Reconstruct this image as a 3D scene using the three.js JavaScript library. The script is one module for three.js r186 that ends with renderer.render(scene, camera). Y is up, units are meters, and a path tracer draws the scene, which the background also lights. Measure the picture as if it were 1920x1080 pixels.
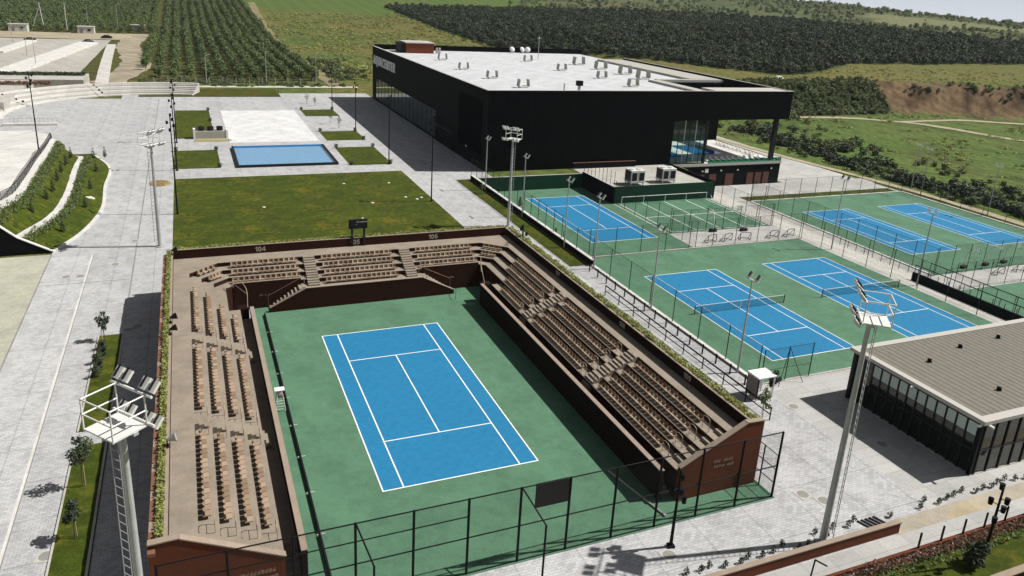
import * as THREE from 'three';
import { mergeGeometries } from 'three/addons/utils/BufferGeometryUtils.js';
import { ImprovedNoise } from 'three/addons/math/ImprovedNoise.js';
import { RoundedBoxGeometry } from 'three/addons/geometries/RoundedBoxGeometry.js';
import { TextGeometry } from 'three/addons/geometries/TextGeometry.js';
import { FontLoader } from 'three/addons/loaders/FontLoader.js';

// ------------------------------------------------------------------ camera, sky, sun, exposure
const scene = new THREE.Scene();
const camera = new THREE.PerspectiveCamera(2 * Math.atan(540 / 1426.33) * 180 / Math.PI, 1920 / 1080, 0.5, 4000);
camera.position.set(-15.349, 31.231, 52.825);
camera.rotation.set(-0.3082, -0.4111, 0.0581, 'YXZ');
camera.setViewOffset(1920, 1080, 0, 104.56, 1920, 1080);       // shifted lens
camera.updateProjectionMatrix();
const renderer = new THREE.WebGLRenderer({ antialias: true });
renderer.toneMapping = THREE.LinearToneMapping;
renderer.toneMappingExposure = 1.42;
renderer.shadowMap.enabled = true;
const SUN = new THREE.Vector3(0.83, 1, 0.16).normalize();
{ // clear summer sky: pale at the horizon, blue overhead
  const w = 256, h = 128, d = new Float32Array(w * h * 4);
  for (let j = 0; j < h; j++) for (let i = 0; i < w; i++) {
    const el = ((j + 0.5) / h - 0.5) * Math.PI, s = Math.max(0, Math.sin(el)), k = Math.pow(1 - s, 7);
    const a = ((i + 0.5) / w - 0.5) * 2 * Math.PI;
    const dir = new THREE.Vector3(Math.cos(el) * Math.cos(a), Math.sin(el), Math.cos(el) * Math.sin(a));
    const g = Math.pow(Math.max(0, dir.dot(SUN)), 12) * 0.35;
    const o = (j * w + i) * 4;
    d[o] = 0.088 + 0.40 * k + g; d[o + 1] = 0.095 + 0.42 * k + g * 0.95; d[o + 2] = 0.108 + 0.45 * k + g * 0.85; d[o + 3] = 1;
  }
  const t = new THREE.DataTexture(d, w, h, THREE.RGBAFormat, THREE.FloatType);
  t.mapping = THREE.EquirectangularReflectionMapping; t.magFilter = THREE.LinearFilter; t.minFilter = THREE.LinearFilter; t.wrapS = THREE.RepeatWrapping; t.needsUpdate = true;
  scene.background = t; scene.environment = t;
}
const sun = new THREE.DirectionalLight(new THREE.Color(1.0, 0.965, 0.915), 4.3);
sun.position.copy(SUN).multiplyScalar(400).add(new THREE.Vector3(30, 0, -40));
sun.target.position.set(30, 0, -40); scene.add(sun, sun.target);
sun.castShadow = true; sun.shadow.mapSize.set(4096, 4096);
Object.assign(sun.shadow.camera, { left: -250, right: 250, top: 250, bottom: -250, near: 1, far: 1200 });
scene.fog = new THREE.FogExp2(0xc9d6dd, 0.00006);

// ------------------------------------------------------------------ helpers
let seed = 12345;
const rnd = () => { seed = (seed + 0x6D2B79F5) | 0; let t = Math.imul(seed ^ (seed >>> 15), 1 | seed); t = (t + Math.imul(t ^ (t >>> 7), 61 | t)) ^ t; return ((t ^ (t >>> 14)) >>> 0) / 4294967296; };
const rr = (a, b) => a + (b - a) * rnd();
const PN = new ImprovedNoise();
const ns = (x, y, z = 0.37) => PN.noise(x, y, z);
const fbm = (x, y, o = 4, z = 0.37) => { let s = 0, a = 1, t = 0; for (let i = 0; i < o; i++) { s += a * ns(x, y, z + i * 7.1); t += a; x *= 2.03; y *= 2.03; a *= 0.55; } return s / t; };
const sst = (a, b, x) => { const t = Math.min(1, Math.max(0, (x - a) / (b - a))); return t * t * (3 - 2 * t); };
const V = (x, y, z) => new THREE.Vector3(x, y, z);
const C = (h) => new THREE.Color(h);
const ord = (n) => ['', 'first', 'second', 'third', 'fourth', 'fifth', 'sixth', 'seventh', 'eighth', 'ninth', 'tenth', 'eleventh', 'twelfth', 'thirteenth', 'fourteenth', 'fifteenth', 'sixteenth'][n];
const taken = {};
function numbered(n) { if (!(n in taken)) { taken[n] = 0; return n; } taken[n]++; return n + '_' + String(taken[n]).padStart(3, '0'); }
function uvm(g) { // box-projected texture coordinates in metres
  g = g.index ? g.toNonIndexed() : g;
  for (const k of Object.keys(g.attributes)) if (!['position', 'normal', 'uv', 'color'].includes(k)) g.deleteAttribute(k);
  const p = g.attributes.position, n = g.attributes.normal, uv = new Float32Array(p.count * 2);
  for (let i = 0; i < p.count; i += 3) {
    const ax = Math.abs(n.getX(i) + n.getX(i + 1) + n.getX(i + 2)), ay = Math.abs(n.getY(i) + n.getY(i + 1) + n.getY(i + 2)), az = Math.abs(n.getZ(i) + n.getZ(i + 1) + n.getZ(i + 2));
    for (let j = i; j < i + 3; j++) {
      const x = p.getX(j), y = p.getY(j), z = p.getZ(j);
      if (ay >= ax && ay >= az) { uv[j * 2] = x; uv[j * 2 + 1] = -z; } else if (ax >= az) { uv[j * 2] = z; uv[j * 2 + 1] = y; } else { uv[j * 2] = x; uv[j * 2 + 1] = y; }
    }
  }
  g.setAttribute('uv', new THREE.BufferAttribute(uv, 2)); return g;
}
const bx = (w, h, d, x, y, z, ry = 0) => { const g = new THREE.BoxGeometry(w, h, d); if (ry) g.rotateY(ry); g.translate(x, y + h / 2, z); return g; };
const bb = (x0, x1, y0, y1, z0, z1) => bx(x1 - x0, y1 - y0, z1 - z0, (x0 + x1) / 2, y0, (z0 + z1) / 2);
const rbx = (w, h, d, x, y, z, r = 0.05) => { const g = new RoundedBoxGeometry(w, h, d, 1, r); g.translate(x, y + h / 2, z); return g; };
const cyl = (r1, r2, h, x, y, z, s = 8) => { const g = new THREE.CylinderGeometry(r2, r1, h, s); g.translate(x, y + h / 2, z); return g; };
function rod(a, b, r, s = 6, r2 = r) { const d = b.clone().sub(a), g = new THREE.CylinderGeometry(r2, r, d.length(), s); g.applyQuaternion(new THREE.Quaternion().setFromUnitVectors(V(0, 1, 0), d.normalize())); g.translate((a.x + b.x) / 2, (a.y + b.y) / 2, (a.z + b.z) / 2); return g; }
const tube = (pts, r, seg = 16, s = 6) => new THREE.TubeGeometry(new THREE.CatmullRomCurve3(pts.map(p => V(...p))), seg, r, s);
function prism(pts, y0, y1) { // pts: [x,z] outline
  const s = new THREE.Shape(pts.map(p => new THREE.Vector2(p[0], -p[1]))); const g = new THREE.ExtrudeGeometry(s, { depth: y1 - y0, bevelEnabled: false }); g.rotateX(-Math.PI / 2); g.translate(0, y0, 0); return g;
}
function geo(gs) { gs = Array.isArray(gs) ? gs : [gs]; gs = gs.map(uvm); return gs.length > 1 ? mergeGeometries(gs) : gs[0]; }
function mk(name, gs, m, parent, raw) {
  const o = new THREE.Mesh(raw ? gs : geo(gs), m); o.castShadow = o.receiveShadow = true;
  if (!parent || parent === scene) { o.name = numbered(name); scene.add(o); } else { o.name = name; parent.add(o); }
  return o;
}
function tag(o, label, category, group, kind) { if (label) o.userData.label = label; if (category) o.userData.category = category; if (group) o.userData.group = group; if (kind) o.userData.kind = kind; return o; }
function thing(name, label, category, p = [0, 0, 0], ry = 0, group) { const o = new THREE.Group(); o.name = numbered(name); o.position.set(...p); o.rotation.y = ry; scene.add(o); return tag(o, label, category, group); }
function copy(o, p, ry, label) { const c = o.clone(); c.name = numbered(o.name.replace(/_\d{3}$/, '')); c.position.set(...p); if (ry !== undefined) c.rotation.y = ry; c.userData = { ...o.userData }; if (label) c.userData.label = label; scene.add(c); return c; }
const struct = (name, gs, m, raw) => { const o = mk(name, gs, m, null, raw); o.userData.kind = 'structure'; return o; };

// ------------------------------------------------------------------ textures
function tex(size, metres, fn, srgb = true) {
  const d = new Uint8Array(size * size * 4);
  for (let j = 0; j < size; j++) for (let i = 0; i < size; i++) { const c = fn(i / size, j / size, i, j), o = (j * size + i) * 4; d[o] = c[0]; d[o + 1] = c[1]; d[o + 2] = c[2]; d[o + 3] = c.length > 3 ? c[3] : 255; }
  const t = new THREE.DataTexture(d, size, size); t.wrapS = t.wrapT = THREE.RepeatWrapping; t.magFilter = THREE.LinearFilter; t.minFilter = THREE.LinearMipmapLinearFilter; t.generateMipmaps = true;
  if (srgb) t.colorSpace = THREE.SRGBColorSpace; t.repeat.set(1 / metres, 1 / metres); t.needsUpdate = true; return t;
}
const lat = [...Array(4096)].map(() => rnd());
function tn(u, v, f) { // tileable value noise, f cells a tile
  const x = u * f, y = v * f, i = Math.floor(x), j = Math.floor(y), a = x - i, b = y - j, s = a * a * (3 - 2 * a), t = b * b * (3 - 2 * b);
  const L = (p, q) => lat[(((p % f) + f) % f * 57 + (((q % f) + f) % f) * 131 + f * 17) & 4095];
  return (L(i, j) * (1 - s) + L(i + 1, j) * s) * (1 - t) + (L(i, j + 1) * (1 - s) + L(i + 1, j + 1) * s) * t;
}
const cl = (v) => Math.max(0, Math.min(255, v));
const gray = (v) => [cl(v), cl(v), cl(v)];
const T = {};
T.conc = tex(512, 14, (u, v) => gray(255 * (0.80 + 0.10 * tn(u, v, 7) + 0.07 * tn(u, v, 31) + 0.06 * tn(u, v, 120) + 0.05 * rnd())));
T.fine = tex(256, 3, (u, v) => gray(255 * (0.84 + 0.07 * tn(u, v, 9) + 0.06 * tn(u, v, 50) + 0.05 * rnd())));
T.paver = tex(1024, 8, (u, v) => {
  const row = Math.floor(v * 40), x = u * 20 + (row % 2) * 0.5, col = Math.floor(x), fx = x - col, fy = v * 40 - row;
  const j = Math.min(fx * 0.4, (1 - fx) * 0.4, fy * 0.2, (1 - fy) * 0.2) < 0.011 ? 0.8 : 1;
  const bu = (u * 2) % 1, bv = (v * 2) % 1, band = Math.min(bu, 1 - bu, bv, 1 - bv) < 0.02 ? 0.93 : 1;
  const tone = lat[((col % 20) * 91 + row * 37) & 4095], blk = lat[(Math.floor(u * 8) * 29 + Math.floor(v * 8) * 71) & 4095];
  return gray(255 * j * band * (0.80 + 0.11 * tone + 0.05 * blk + 0.06 * tn(u, v, 6) + 0.05 * tn(u, v, 90) + 0.03 * rnd()));
});
T.slab = tex(1024, 12, (u, v) => {
  const fx = (u * 6) % 1, fy = (v * 12) % 1, j = Math.min(fx * 2, (1 - fx) * 2, fy, 1 - fy) < 0.012 ? 0.84 : 1;
  const tone = lat[(Math.floor(u * 6) * 91 + Math.floor(v * 12) * 37) & 4095];
  return gray(255 * j * (0.82 + 0.07 * tone + 0.07 * tn(u, v, 5) + 0.06 * tn(u, v, 100) + 0.03 * rnd()));
});
T.grass = tex(512, 9, (u, v) => {
  const a = tn(u, v, 5), b = tn(u, v, 23), c = tn(u, v, 128), d = rnd(), k = 0.62 + 0.16 * b + 0.22 * c + 0.14 * (d - 0.5);
  const y = sst(0.45, 0.8, 0.55 * a + 0.45 * b);
  return [cl(255 * k * (0.82 + 0.20 * y)), cl(255 * k * (0.92 + 0.06 * y)), cl(255 * k * (0.58 + 0.10 * y))];
});
T.earth = tex(512, 10, (u, v) => { const k = 0.55 + 0.25 * tn(u, v, 6) + 0.2 * tn(u, v, 40) + 0.15 * (rnd() - 0.5); return [cl(255 * k), cl(250 * k), cl(240 * k)]; });
T.brick = tex(256, 3, (u, v) => { const k = 0.75 + 0.15 * tn(u, v, 16) + 0.1 * rnd(); return gray(255 * k); });
T.link = tex(256, 0.4, (u, v) => { const p = (u * 6 + v * 6) % 1, q = (u * 6 - v * 6 + 6) % 1; const on = Math.min(p, 1 - p) < 0.032 || Math.min(q, 1 - q) < 0.032; return gray(on ? 255 : 0); }, false);
T.net = tex(128, 0.4, (u, v) => { const p = (u * 8) % 1, q = (v * 8) % 1; return gray(Math.min(p, 1 - p) < 0.1 || Math.min(q, 1 - q) < 0.1 ? 255 : 0); }, false);

// ------------------------------------------------------------------ materials
const std = (c, rough = 0.9, o = {}) => new THREE.MeshPhysicalMaterial({ color: C(c), roughness: rough, specularIntensity: rough > 0.7 ? 0.35 : 0.7, ...o });
const M = {
  paver: std(0xb3b3b3, 0.88, { map: T.paver, vertexColors: true }),
  slab: std(0xb2b1ae, 0.88, { map: T.slab, vertexColors: true }),
  conc: std(0xb4b1aa, 0.9, { map: T.conc }),
  concV: std(0xb4b1aa, 0.9, { map: T.conc, vertexColors: true }),
  whiteConc: std(0xd2d0cb, 0.85, { map: T.conc }),
  oldroad: std(0xb0afa4, 0.95, { map: T.conc, vertexColors: true }),
  lawn: std(0x5e602e, 1, { map: T.grass, vertexColors: true }),
  field: std(0xffffff, 1, { map: T.grass, vertexColors: true }),
  green: std(0x567b62, 0.85, { map: T.conc, vertexColors: true }),
  blue: std(0x277aa6, 0.8, { map: T.fine, vertexColors: true }),
  line: std(0xe8e8e4, 0.8),
  deck: std(0x93887a, 0.9, { map: T.conc }),
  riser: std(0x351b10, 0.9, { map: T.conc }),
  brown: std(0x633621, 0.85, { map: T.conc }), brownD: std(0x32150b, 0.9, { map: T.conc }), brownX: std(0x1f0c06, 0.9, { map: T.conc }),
  cap: std(0x9c8d7e, 0.9, { map: T.fine }),
  seat: std(0x93806c, 0.75),
  rail: std(0xb2a08c, 0.5, { metalness: 0.3 }),
  steel: std(0x0e0f11, 0.6, { specularIntensity: 0.3 }),
  post: std(0x1c2a23, 0.6, { specularIntensity: 0.3 }),
  galv: std(0xb9bbb9, 0.5, { metalness: 0.25, map: T.fine }),
  white: std(0xdedede, 0.6),
  lampGlass: std(0xcfdbe2, 0.12, { metalness: 0.1 }),
  black: std(0x0c0c0d, 0.55),
  blackGloss: new THREE.MeshPhysicalMaterial({ color: C(0x030303), roughness: 0.9, specularIntensity: 0.05 }),
  blackPanel: new THREE.MeshPhysicalMaterial({ color: C(0x040405), roughness: 0.7, specularIntensity: 0.1, map: T.fine }),
  roofW: std(0xc4c6c9, 0.8, { map: T.conc }),
  roofG: std(0x7d796f, 0.75, { map: T.fine }),
  trim: std(0xb0ada7, 0.8),
  ventGray: std(0xa7a59c, 0.7),
  brick: std(0x7b432e, 0.9, { map: T.brick }),
  dgreen: std(0x15402f, 0.85, { map: T.fine }),
  glassDark: new THREE.MeshPhysicalMaterial({ color: C(0x5d6a6c), roughness: 0.03, metalness: 0.9 }),
  pane: new THREE.MeshPhysicalMaterial({ color: C(0xe6f2ee), roughness: 0.03, transmission: 1, thickness: 0, ior: 1.5 }),
  tint: new THREE.MeshPhysicalMaterial({ color: C(0xa9b4b0), roughness: 0.03, transmission: 1, thickness: 0, ior: 1.5 }),
  water: new THREE.MeshPhysicalMaterial({ color: C(0x9fd0f0), roughness: 0.05, transmission: 0.0, clearcoat: 1, clearcoatRoughness: 0.03 }),
  link: std(0x2e3330, 0.6, { alphaMap: T.link, alphaTest: 0.5, side: THREE.DoubleSide, metalness: 0.3 }),
  net: std(0x101312, 0.9, { alphaMap: T.net, alphaTest: 0.5, side: THREE.DoubleSide }),
  bark: std(0x5b4c3e, 0.95),
  stone: std(0x8b8a86, 0.95, { map: T.conc }),
  whitePad: std(0xd4d4d4, 0.8, { map: T.conc }),
  dirt: std(0xa89d86, 1, { map: T.conc, vertexColors: true }),
  darkwall: new THREE.MeshPhysicalMaterial({ color: C(0x0e0f10), roughness: 0.9, specularIntensity: 0.2 }),
  dkrail: std(0x0b0c0d, 0.6, { specularIntensity: 0.3 }),
};
const leafM = (c, t = 0.25) => new THREE.MeshPhysicalMaterial({ color: C(c), roughness: 0.9, transmission: t, thickness: 0, side: THREE.DoubleSide, vertexColors: true });
M.leafOrchard = leafM(0x5a6c33); M.leafDark = leafM(0x2f3c1a); M.leafHedge = leafM(0x8b9248); M.leafShrub = leafM(0x2e3d22); M.leafBush = leafM(0x5a6a34); M.leafRed = leafM(0x6a4632);
M.whiteish = std(0xb9c4be, 0.5); M.poolBlue = new THREE.MeshPhysicalMaterial({ color: C(0x2a7cc4), roughness: 0.08, clearcoat: 1 }); M.doorBrown = std(0x5b3a30, 0.7); M.railGreen = new THREE.MeshPhysicalMaterial({ color: C(0x7fb39c), roughness: 0.05, transmission: 1, thickness: 0 }); M.ventTop = std(0xc8c8c2, 0.6); M.hvac = std(0xd2d2cd, 0.5);
M.whiteD = std(0xd8d8d8, 0.6, { side: THREE.DoubleSide }); M.blind = std(0xb3c4bc, 0.5); M.curtain = std(0x8d9a98, 0.9);
M.poolFloor = std(0xa9cfe6, 0.6, { map: T.fine }); M.poolWater = new THREE.MeshPhysicalMaterial({ color: C(0xf0f9ff), roughness: 0.03, transmission: 1, thickness: 0 }); M.poolEdge = std(0x2f86bd, 0.6);
M.screen = std(0x1a1b1c, 0.8, { alphaMap: T.net, alphaTest: 0.5, side: THREE.DoubleSide }); M.palewood = std(0xb5ab84, 0.9); M.dirtPlain = std(0xb09a6c, 1, { map: T.earth });
M.leafGrass = leafM(0x8f9655); M.leafScrub = leafM(0x5a6636); M.leafPale = leafM(0x76815a);
// ------------------------------------------------------------------ terrain
function farH(x, z) {
  const d = 0.62 * x - 0.78 * z, q = 0.78 * x + 0.62 * z, f = Math.min(1.5, Math.max(0.45, 1.24 - 0.0017 * (q - 110))), u = Math.max(0, d - 250);
  let s = 0.055 * f * (u * u / (u + 60)); if (d > 820) s -= 0.06 * (d - 820); return s;
}
const BANK = [[120, -146], [179, -153], [233, -156], [276, -137], [350, -95], [460, -40]];
function bankD(x, z) {
  let best = 1e9, sg = 1;
  for (let i = 0; i + 1 < BANK.length; i++) {
    const [x0, z0] = BANK[i], [x1, z1] = BANK[i + 1], dx = x1 - x0, dz = z1 - z0, t = Math.min(1, Math.max(0, ((x - x0) * dx + (z - z0) * dz) / (dx * dx + dz * dz)));
    const ex = x - (x0 + t * dx), ez = z - (z0 + t * dz), d = Math.hypot(ex, ez); if (d < best) { best = d; sg = dx * ez - dz * ex < 0 ? 1 : -1; }
  }
  return best * sg;
}
const L1 = -2.43, L2 = -4.67;
function H(x, z) {
  let h = farH(x, z), b;
  if (z > 7.55) b = -4.7 * sst(66, 100, x);
  else if (z > -66.32) b = x < 28.35 ? 0 : (x > 50.05 && x < 70.6 && z < -55.08) ? 0 : x < 70 ? L1 : x < 80 ? L1 + (L2 - L1) * (x - 70) / 10 : L2 - 0.55 * sst(123, 140, x);
  else if (z > -72) b = x < 73 ? 0 : L2 - 0.55 * sst(123, 140, x);
  else b = x < 100 ? 0 : (L2 - 0.55 * sst(123, 140, x)) * sst(-330, -230, z);
  const bd = bankD(x, z), up = sst(0, 17, bd + 3 * fbm(x / 9, z / 9, 3)) * sst(120, 170, x);
  h += up * 9.6 * sst(-420, -250, z);
  if (x > 110 || z < -200) h += 0.5 * fbm(x / 25, z / 25, 3) * Math.min(1, Math.max(0, (x - 122) / 10) + Math.max(0, (-z - 200) / 20)) + up * sst(17, 4, bd) * sst(-2, 2, bd) * (fbm(x / 4, z / 4, 5) * 6.5);
  return h + b - 0.06;
}
const lin = (r, g, b) => [Math.pow(r / 255, 2.2), Math.pow(g / 255, 2.2), Math.pow(b / 255, 2.2)];
const mixc = (a, b, t) => [a[0] + (b[0] - a[0]) * t, a[1] + (b[1] - a[1]) * t, a[2] + (b[2] - a[2]) * t];
const inPoly = (p, x, z) => { let c = false; for (let i = 0, j = p.length - 1; i < p.length; j = i++) if ((p[i][1] > z) !== (p[j][1] > z) && x < (p[j][0] - p[i][0]) * (z - p[i][1]) / (p[j][1] - p[i][1]) + p[i][0]) c = !c; return c; };
const PLANT = [[119, -508], [121, -384], [128, -306], [158, -254], [200, -192], [222, -192], [262, -214], [300, -208], [364, -202], [470, -210], [452, -258], [400, -305], [404, -347], [425, -421], [318, -457], [209, -487]];
const COL = { olive: lin(126, 123, 71), green: lin(94, 116, 60), dry: lin(148, 134, 94), pink: lin(126, 106, 81), scar: lin(138, 116, 92), scar2: lin(70, 54, 40), dark: lin(55, 71, 37), bright: lin(97, 126, 62), ridge: lin(101, 116, 81), pale: lin(141, 144, 108), soil: lin(87, 81, 55), orch: lin(87, 91, 49) };
function fieldColor(x, z) {
  const n = fbm(x / 38, z / 38, 4), n2 = fbm(x / 9, z / 9, 3, 4.2), n3 = fbm(x / 90, z / 60, 3, 9.1);
  let c = mixc(COL.olive, COL.green, sst(-0.25, 0.3, n + 0.5 * n2));
  c = mixc(c, COL.dry, 0.6 * sst(0.12, 0.42, n2 + 0.4 * n3)); c = mixc(c, COL.pink, 0.5 * sst(0.1, 0.4, n3 - 0.3 * n));
  const d = 0.62 * x - 0.78 * z;
  if (x < 26 && z < -196) c = mixc(c, COL.orch, 0.85);
  if (d > 405 && x > 20 && x < 400) c = mixc(c, COL.bright, 0.8 * sst(405, 425, d) * sst(410, 330, x));
  if (x > 105 && z > -170) { c = mixc(c, COL.bright, 0.75); c = mixc(c, COL.dark, 0.5 * sst(0.05, 0.35, fbm(x / 14, z / 30, 3, 2.2))); c = mixc(c, COL.soil, 0.5 * sst(0.2, 0.5, n2 - n)); }
  const bd = bankD(x, z);
  if (bd > -2 && bd < 20 && x > 140) {
    const w = sst(-2, 1, bd) * sst(20, 15, bd), sc = sst(222, 236, x + 6 * n2);
    c = mixc(c, mixc(COL.dark, mixc(COL.scar, COL.scar2, sst(-0.1, 0.4, n2 + 0.4 * fbm(x / 3, z / 3, 2))), sc), w);
  } else if (bd >= 20 && bd < 90 && x > 140) c = mixc(c, COL.olive, 0.6);
  if (inPoly(PLANT, x, z)) c = COL.dark;
  else if (d > 470 && x > 260) { c = mixc(COL.ridge, COL.dark, 0.7 * sst(0, 0.35, n2 + n)); c = mixc(c, COL.pink, 0.6 * sst(0.05, 0.3, n3)); }
  const q = 0.78 * x + 0.62 * z; if (d > 610 && d < 745 && q > 130) c = mixc(c, COL.pale, 0.85);
  return c;
}
{
  const line = (segs, pairs) => { const s = new Set(); for (const [a, b, st] of segs) for (let v = a; v < b; v += st) s.add(+v.toFixed(3)); for (const p of pairs) { s.add(+(p - 0.02).toFixed(3)); s.add(+(p + 0.02).toFixed(3)); } return [...s].sort((a, b) => a - b); };
  const xs = line([[-460, -120, 14], [-120, 100, 5], [100, 340, 3.6], [340, 520, 8], [520, 1300, 22]], [28.35, 50.05, 70.6, 73, 100, 70, 80]);
  const zs = line([[-1060, -560, 16], [-560, -330, 6], [-330, -80, 3.8], [-80, 60, 5], [60, 160, 12]], [-66.32, -55.08, 7.55, -72]);
  const nx = xs.length, nz = zs.length, P = new Float32Array(nx * nz * 3), Cc = new Float32Array(nx * nz * 3), U = new Float32Array(nx * nz * 2), I = [];
  for (let j = 0; j < nz; j++) for (let i = 0; i < nx; i++) {
    const o = j * nx + i, x = xs[i], z = zs[j]; P.set([x, H(x, z), z], o * 3); U.set([x, -z], o * 2); Cc.set(fieldColor(x, z), o * 3);
    if (i + 1 < nx && j + 1 < nz) I.push(o, o + nx, o + 1, o + 1, o + nx, o + nx + 1);
  }
  const g = new THREE.BufferGeometry(); g.setAttribute('position', new THREE.BufferAttribute(P, 3)); g.setAttribute('uv', new THREE.BufferAttribute(U, 2)); g.setAttribute('color', new THREE.BufferAttribute(Cc, 3)); g.setIndex(I); g.computeVertexNormals();
  M.field.map = T.earth; struct('ground', g, M.field, true);
}
// flat sheets with soft tone variation in their own material
const tone = (amp, sc, base = 1) => (x, z) => { const k = base * (1 + amp * fbm(x / sc, z / sc, 4, 3.3) * 1.6); return [k, k, k]; };
function grid(x0, x1, z0, z1, y, step, cf, hf) {
  const nx = Math.max(1, Math.round((x1 - x0) / step)), nz = Math.max(1, Math.round((z1 - z0) / step)), P = [], Cc = [], U = [], I = [];
  for (let j = 0; j <= nz; j++) for (let i = 0; i <= nx; i++) { const x = x0 + (x1 - x0) * i / nx, z = z0 + (z1 - z0) * j / nz; P.push(x, hf ? hf(x, z) + y : y, z); U.push(x, -z); Cc.push(...cf(x, z)); const o = j * (nx + 1) + i; if (i < nx && j < nz) I.push(o, o + nx + 1, o + 1, o + 1, o + nx + 1, o + nx + 2); }
  const g = new THREE.BufferGeometry(); g.setAttribute('position', new THREE.Float32BufferAttribute(P, 3)); g.setAttribute('uv', new THREE.Float32BufferAttribute(U, 2)); g.setAttribute('color', new THREE.Float32BufferAttribute(Cc, 3)); g.setIndex(I); g.computeVertexNormals(); return g;
}
const sheet = (name, x0, x1, z0, z1, y, m, step = 2.5, cf = tone(0.1, 8), parent) => { const o = mk(name, grid(x0, x1, z0, z1, y, step, cf), m, parent, true); if (!parent) o.userData.kind = 'structure'; return o; };
function ribbon(name, pts, w, yo, m, cf = tone(0.15, 5), wob = 0.3) { // draped strip
  const cv = new THREE.CatmullRomCurve3(pts.map(p => V(p[0], 0, p[1]))), n = Math.max(4, Math.round(cv.getLength() / 3)), P = [], U = [], Cc = [], I = [];
  for (let i = 0; i <= n; i++) {
    const p = cv.getPointAt(i / n), t = cv.getTangentAt(i / n), nx = -t.z, nz = t.x, ww = w * (1 + wob * ns(i * 0.3, 2.2));
    for (let k = -1; k <= 1; k++) { const x = p.x + nx * ww / 2 * k, z = p.z + nz * ww / 2 * k; P.push(x, H(x, z) + 0.06 + yo, z); U.push(x, -z); Cc.push(...cf(x, z)); }
    if (i < n) for (let k = 0; k < 2; k++) { const o = i * 3 + k; I.push(o, o + 1, o + 3, o + 1, o + 4, o + 3); }
  }
  const g = new THREE.BufferGeometry(); g.setAttribute('position', new THREE.Float32BufferAttribute(P, 3)); g.setAttribute('uv', new THREE.Float32BufferAttribute(U, 2)); g.setAttribute('color', new THREE.Float32BufferAttribute(Cc, 3)); g.setIndex(I); g.computeVertexNormals();
  if (g.attributes.normal.getY(4) < 0) { for (let i = 0; i < I.length; i += 3) { const t = I[i + 1]; I[i + 1] = I[i + 2]; I[i + 2] = t; } g.setIndex(I); g.computeVertexNormals(); }
  return struct(name, g, m, true);
}
const lawnTone = (x, z) => { const d = 0.8 * sst(-0.05, 0.4, fbm(x / 6, z / 3.5, 5, 6.6) + 0.35 * fbm(x / 30, z / 20, 2, 1.2)), k = 0.95 + 0.6 * fbm(x / 2.6, z / 1.6, 4, 8.8); return [k * (0.92 + 0.42 * d), k * (0.98 + 0.26 * d), k * (0.9 + 0.3 * d)]; };

// pavements round the stadium, lawns, beds
sheet('plaza_pavement', -30.7, 28.3, -170, 30, 0, M.paver, 1.6, (x, z) => { const k = 1 + 0.2 * fbm(x / 9, z / 9, 4, 3.3) + 0.14 * fbm(x / 2.4, z / 30, 3, 7.7); return [k, k, k * 1.01]; });
sheet('building_apron', 28.3, 32.6, -170, -66.6, 0.002, M.paver, 2.5, tone(0.12, 9));
sheet('side_road', -75, -30.7, -41, 40, 0.0, M.oldroad, 2.5, (x, z) => { const k = 1 + 0.22 * fbm(x / 6, z / 9, 4, 5.1); return [k * 1.0, k, k * 0.93]; });
sheet('plaza_edge_strip', -30.7, -26.6, -40, 30, 0.006, M.paver, 2.5, tone(0.08, 7, 1.1));
struct('joint_line', [bb(-26.62, -26.45, -0.02, 0.012, -40, 30)], M.whiteConc);
struct('drain_channel', [bb(-26.45, -26.38, -0.02, 0.011, -40, 30)], M.stone);
struct('road_joint', [bb(-30.75, -30.63, -0.02, 0.01, -41, 30)], M.stone);
struct('plaza_seam', [bb(-22.2, -22.05, 0.0, 0.008, -160, -26)], M.stone);
struct('plaza_joint', [bb(-30.6, -22.3, 0.0, 0.013, -31.2, -31.08)], M.stone);
sheet('main_lawn', -18.2, 18.2, -74.1, -26, 0.05, M.lawn, 0.9, lawnTone);
for (const [a, b, c, d] of [[-18.3, -11, -141, -107], [-18.3, -11, -95.5, -81], [10.1, 18, -141, -131.5], [10.1, 18, -112, -102], [10.4, 18, -95, -79.5]]) sheet('lawn_panel', a, b, c, d, 0.05, M.lawn, 0.9, lawnTone);
sheet('bed_grass', -24.0, -22.2, -17.2, -1.2, 0.06, M.lawn, 0.5, lawnTone); sheet('bed_grass', -24.0, -22.0, 0.7, 26, 0.06, M.lawn, 0.5, lawnTone);
for (const [a, b] of [[-17.2, -1.2], [0.7, 26]]) struct('bed_kerb', [bb(-24.12, -24.0, 0, 0.09, a, b), bb(-22.2, -22.06, 0, 0.09, a, b)], M.conc);
sheet('grass_verge', 25.6, 28.1, -66, -23, 0.05, M.lawn, 0.8, lawnTone);
sheet('front_verge', 10, 60, 27.9, 45, 0.07, M.lawn, 0.7, lawnTone);
sheet('planted_strip', -27, 8, -178, -163, 0.05, M.lawn, 1.2, (x, z) => { const c = lawnTone(x, z), k = fbm(x / 4, z / 3, 3); return [c[0] * (1.2 + 0.5 * k), c[1] * 0.95, c[2]]; });
sheet('white_plaza_floor', -8.5, 8.5, -140.3, -101.7, 0.03, M.whitePad, 40, () => [1, 1, 1]);
// gravel road strip and kerb below the clubhouse
sheet('front_road', 2, 62, 26.1, 27.5, 0.012, M.slab, 1.5, tone(0.1, 5, 1.0));
sheet('gravel_strip', 24, 62, 24.9, 26.1, 0.02, M.dirt, 0.4, (x, z) => { const d = sst(0.0, 0.3, fbm(x / 5, z / 1.2, 3)); return [1.02 + 0.1 * d, 1.06 + 0.03 * d, 1.2 - 0.2 * d]; });
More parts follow.
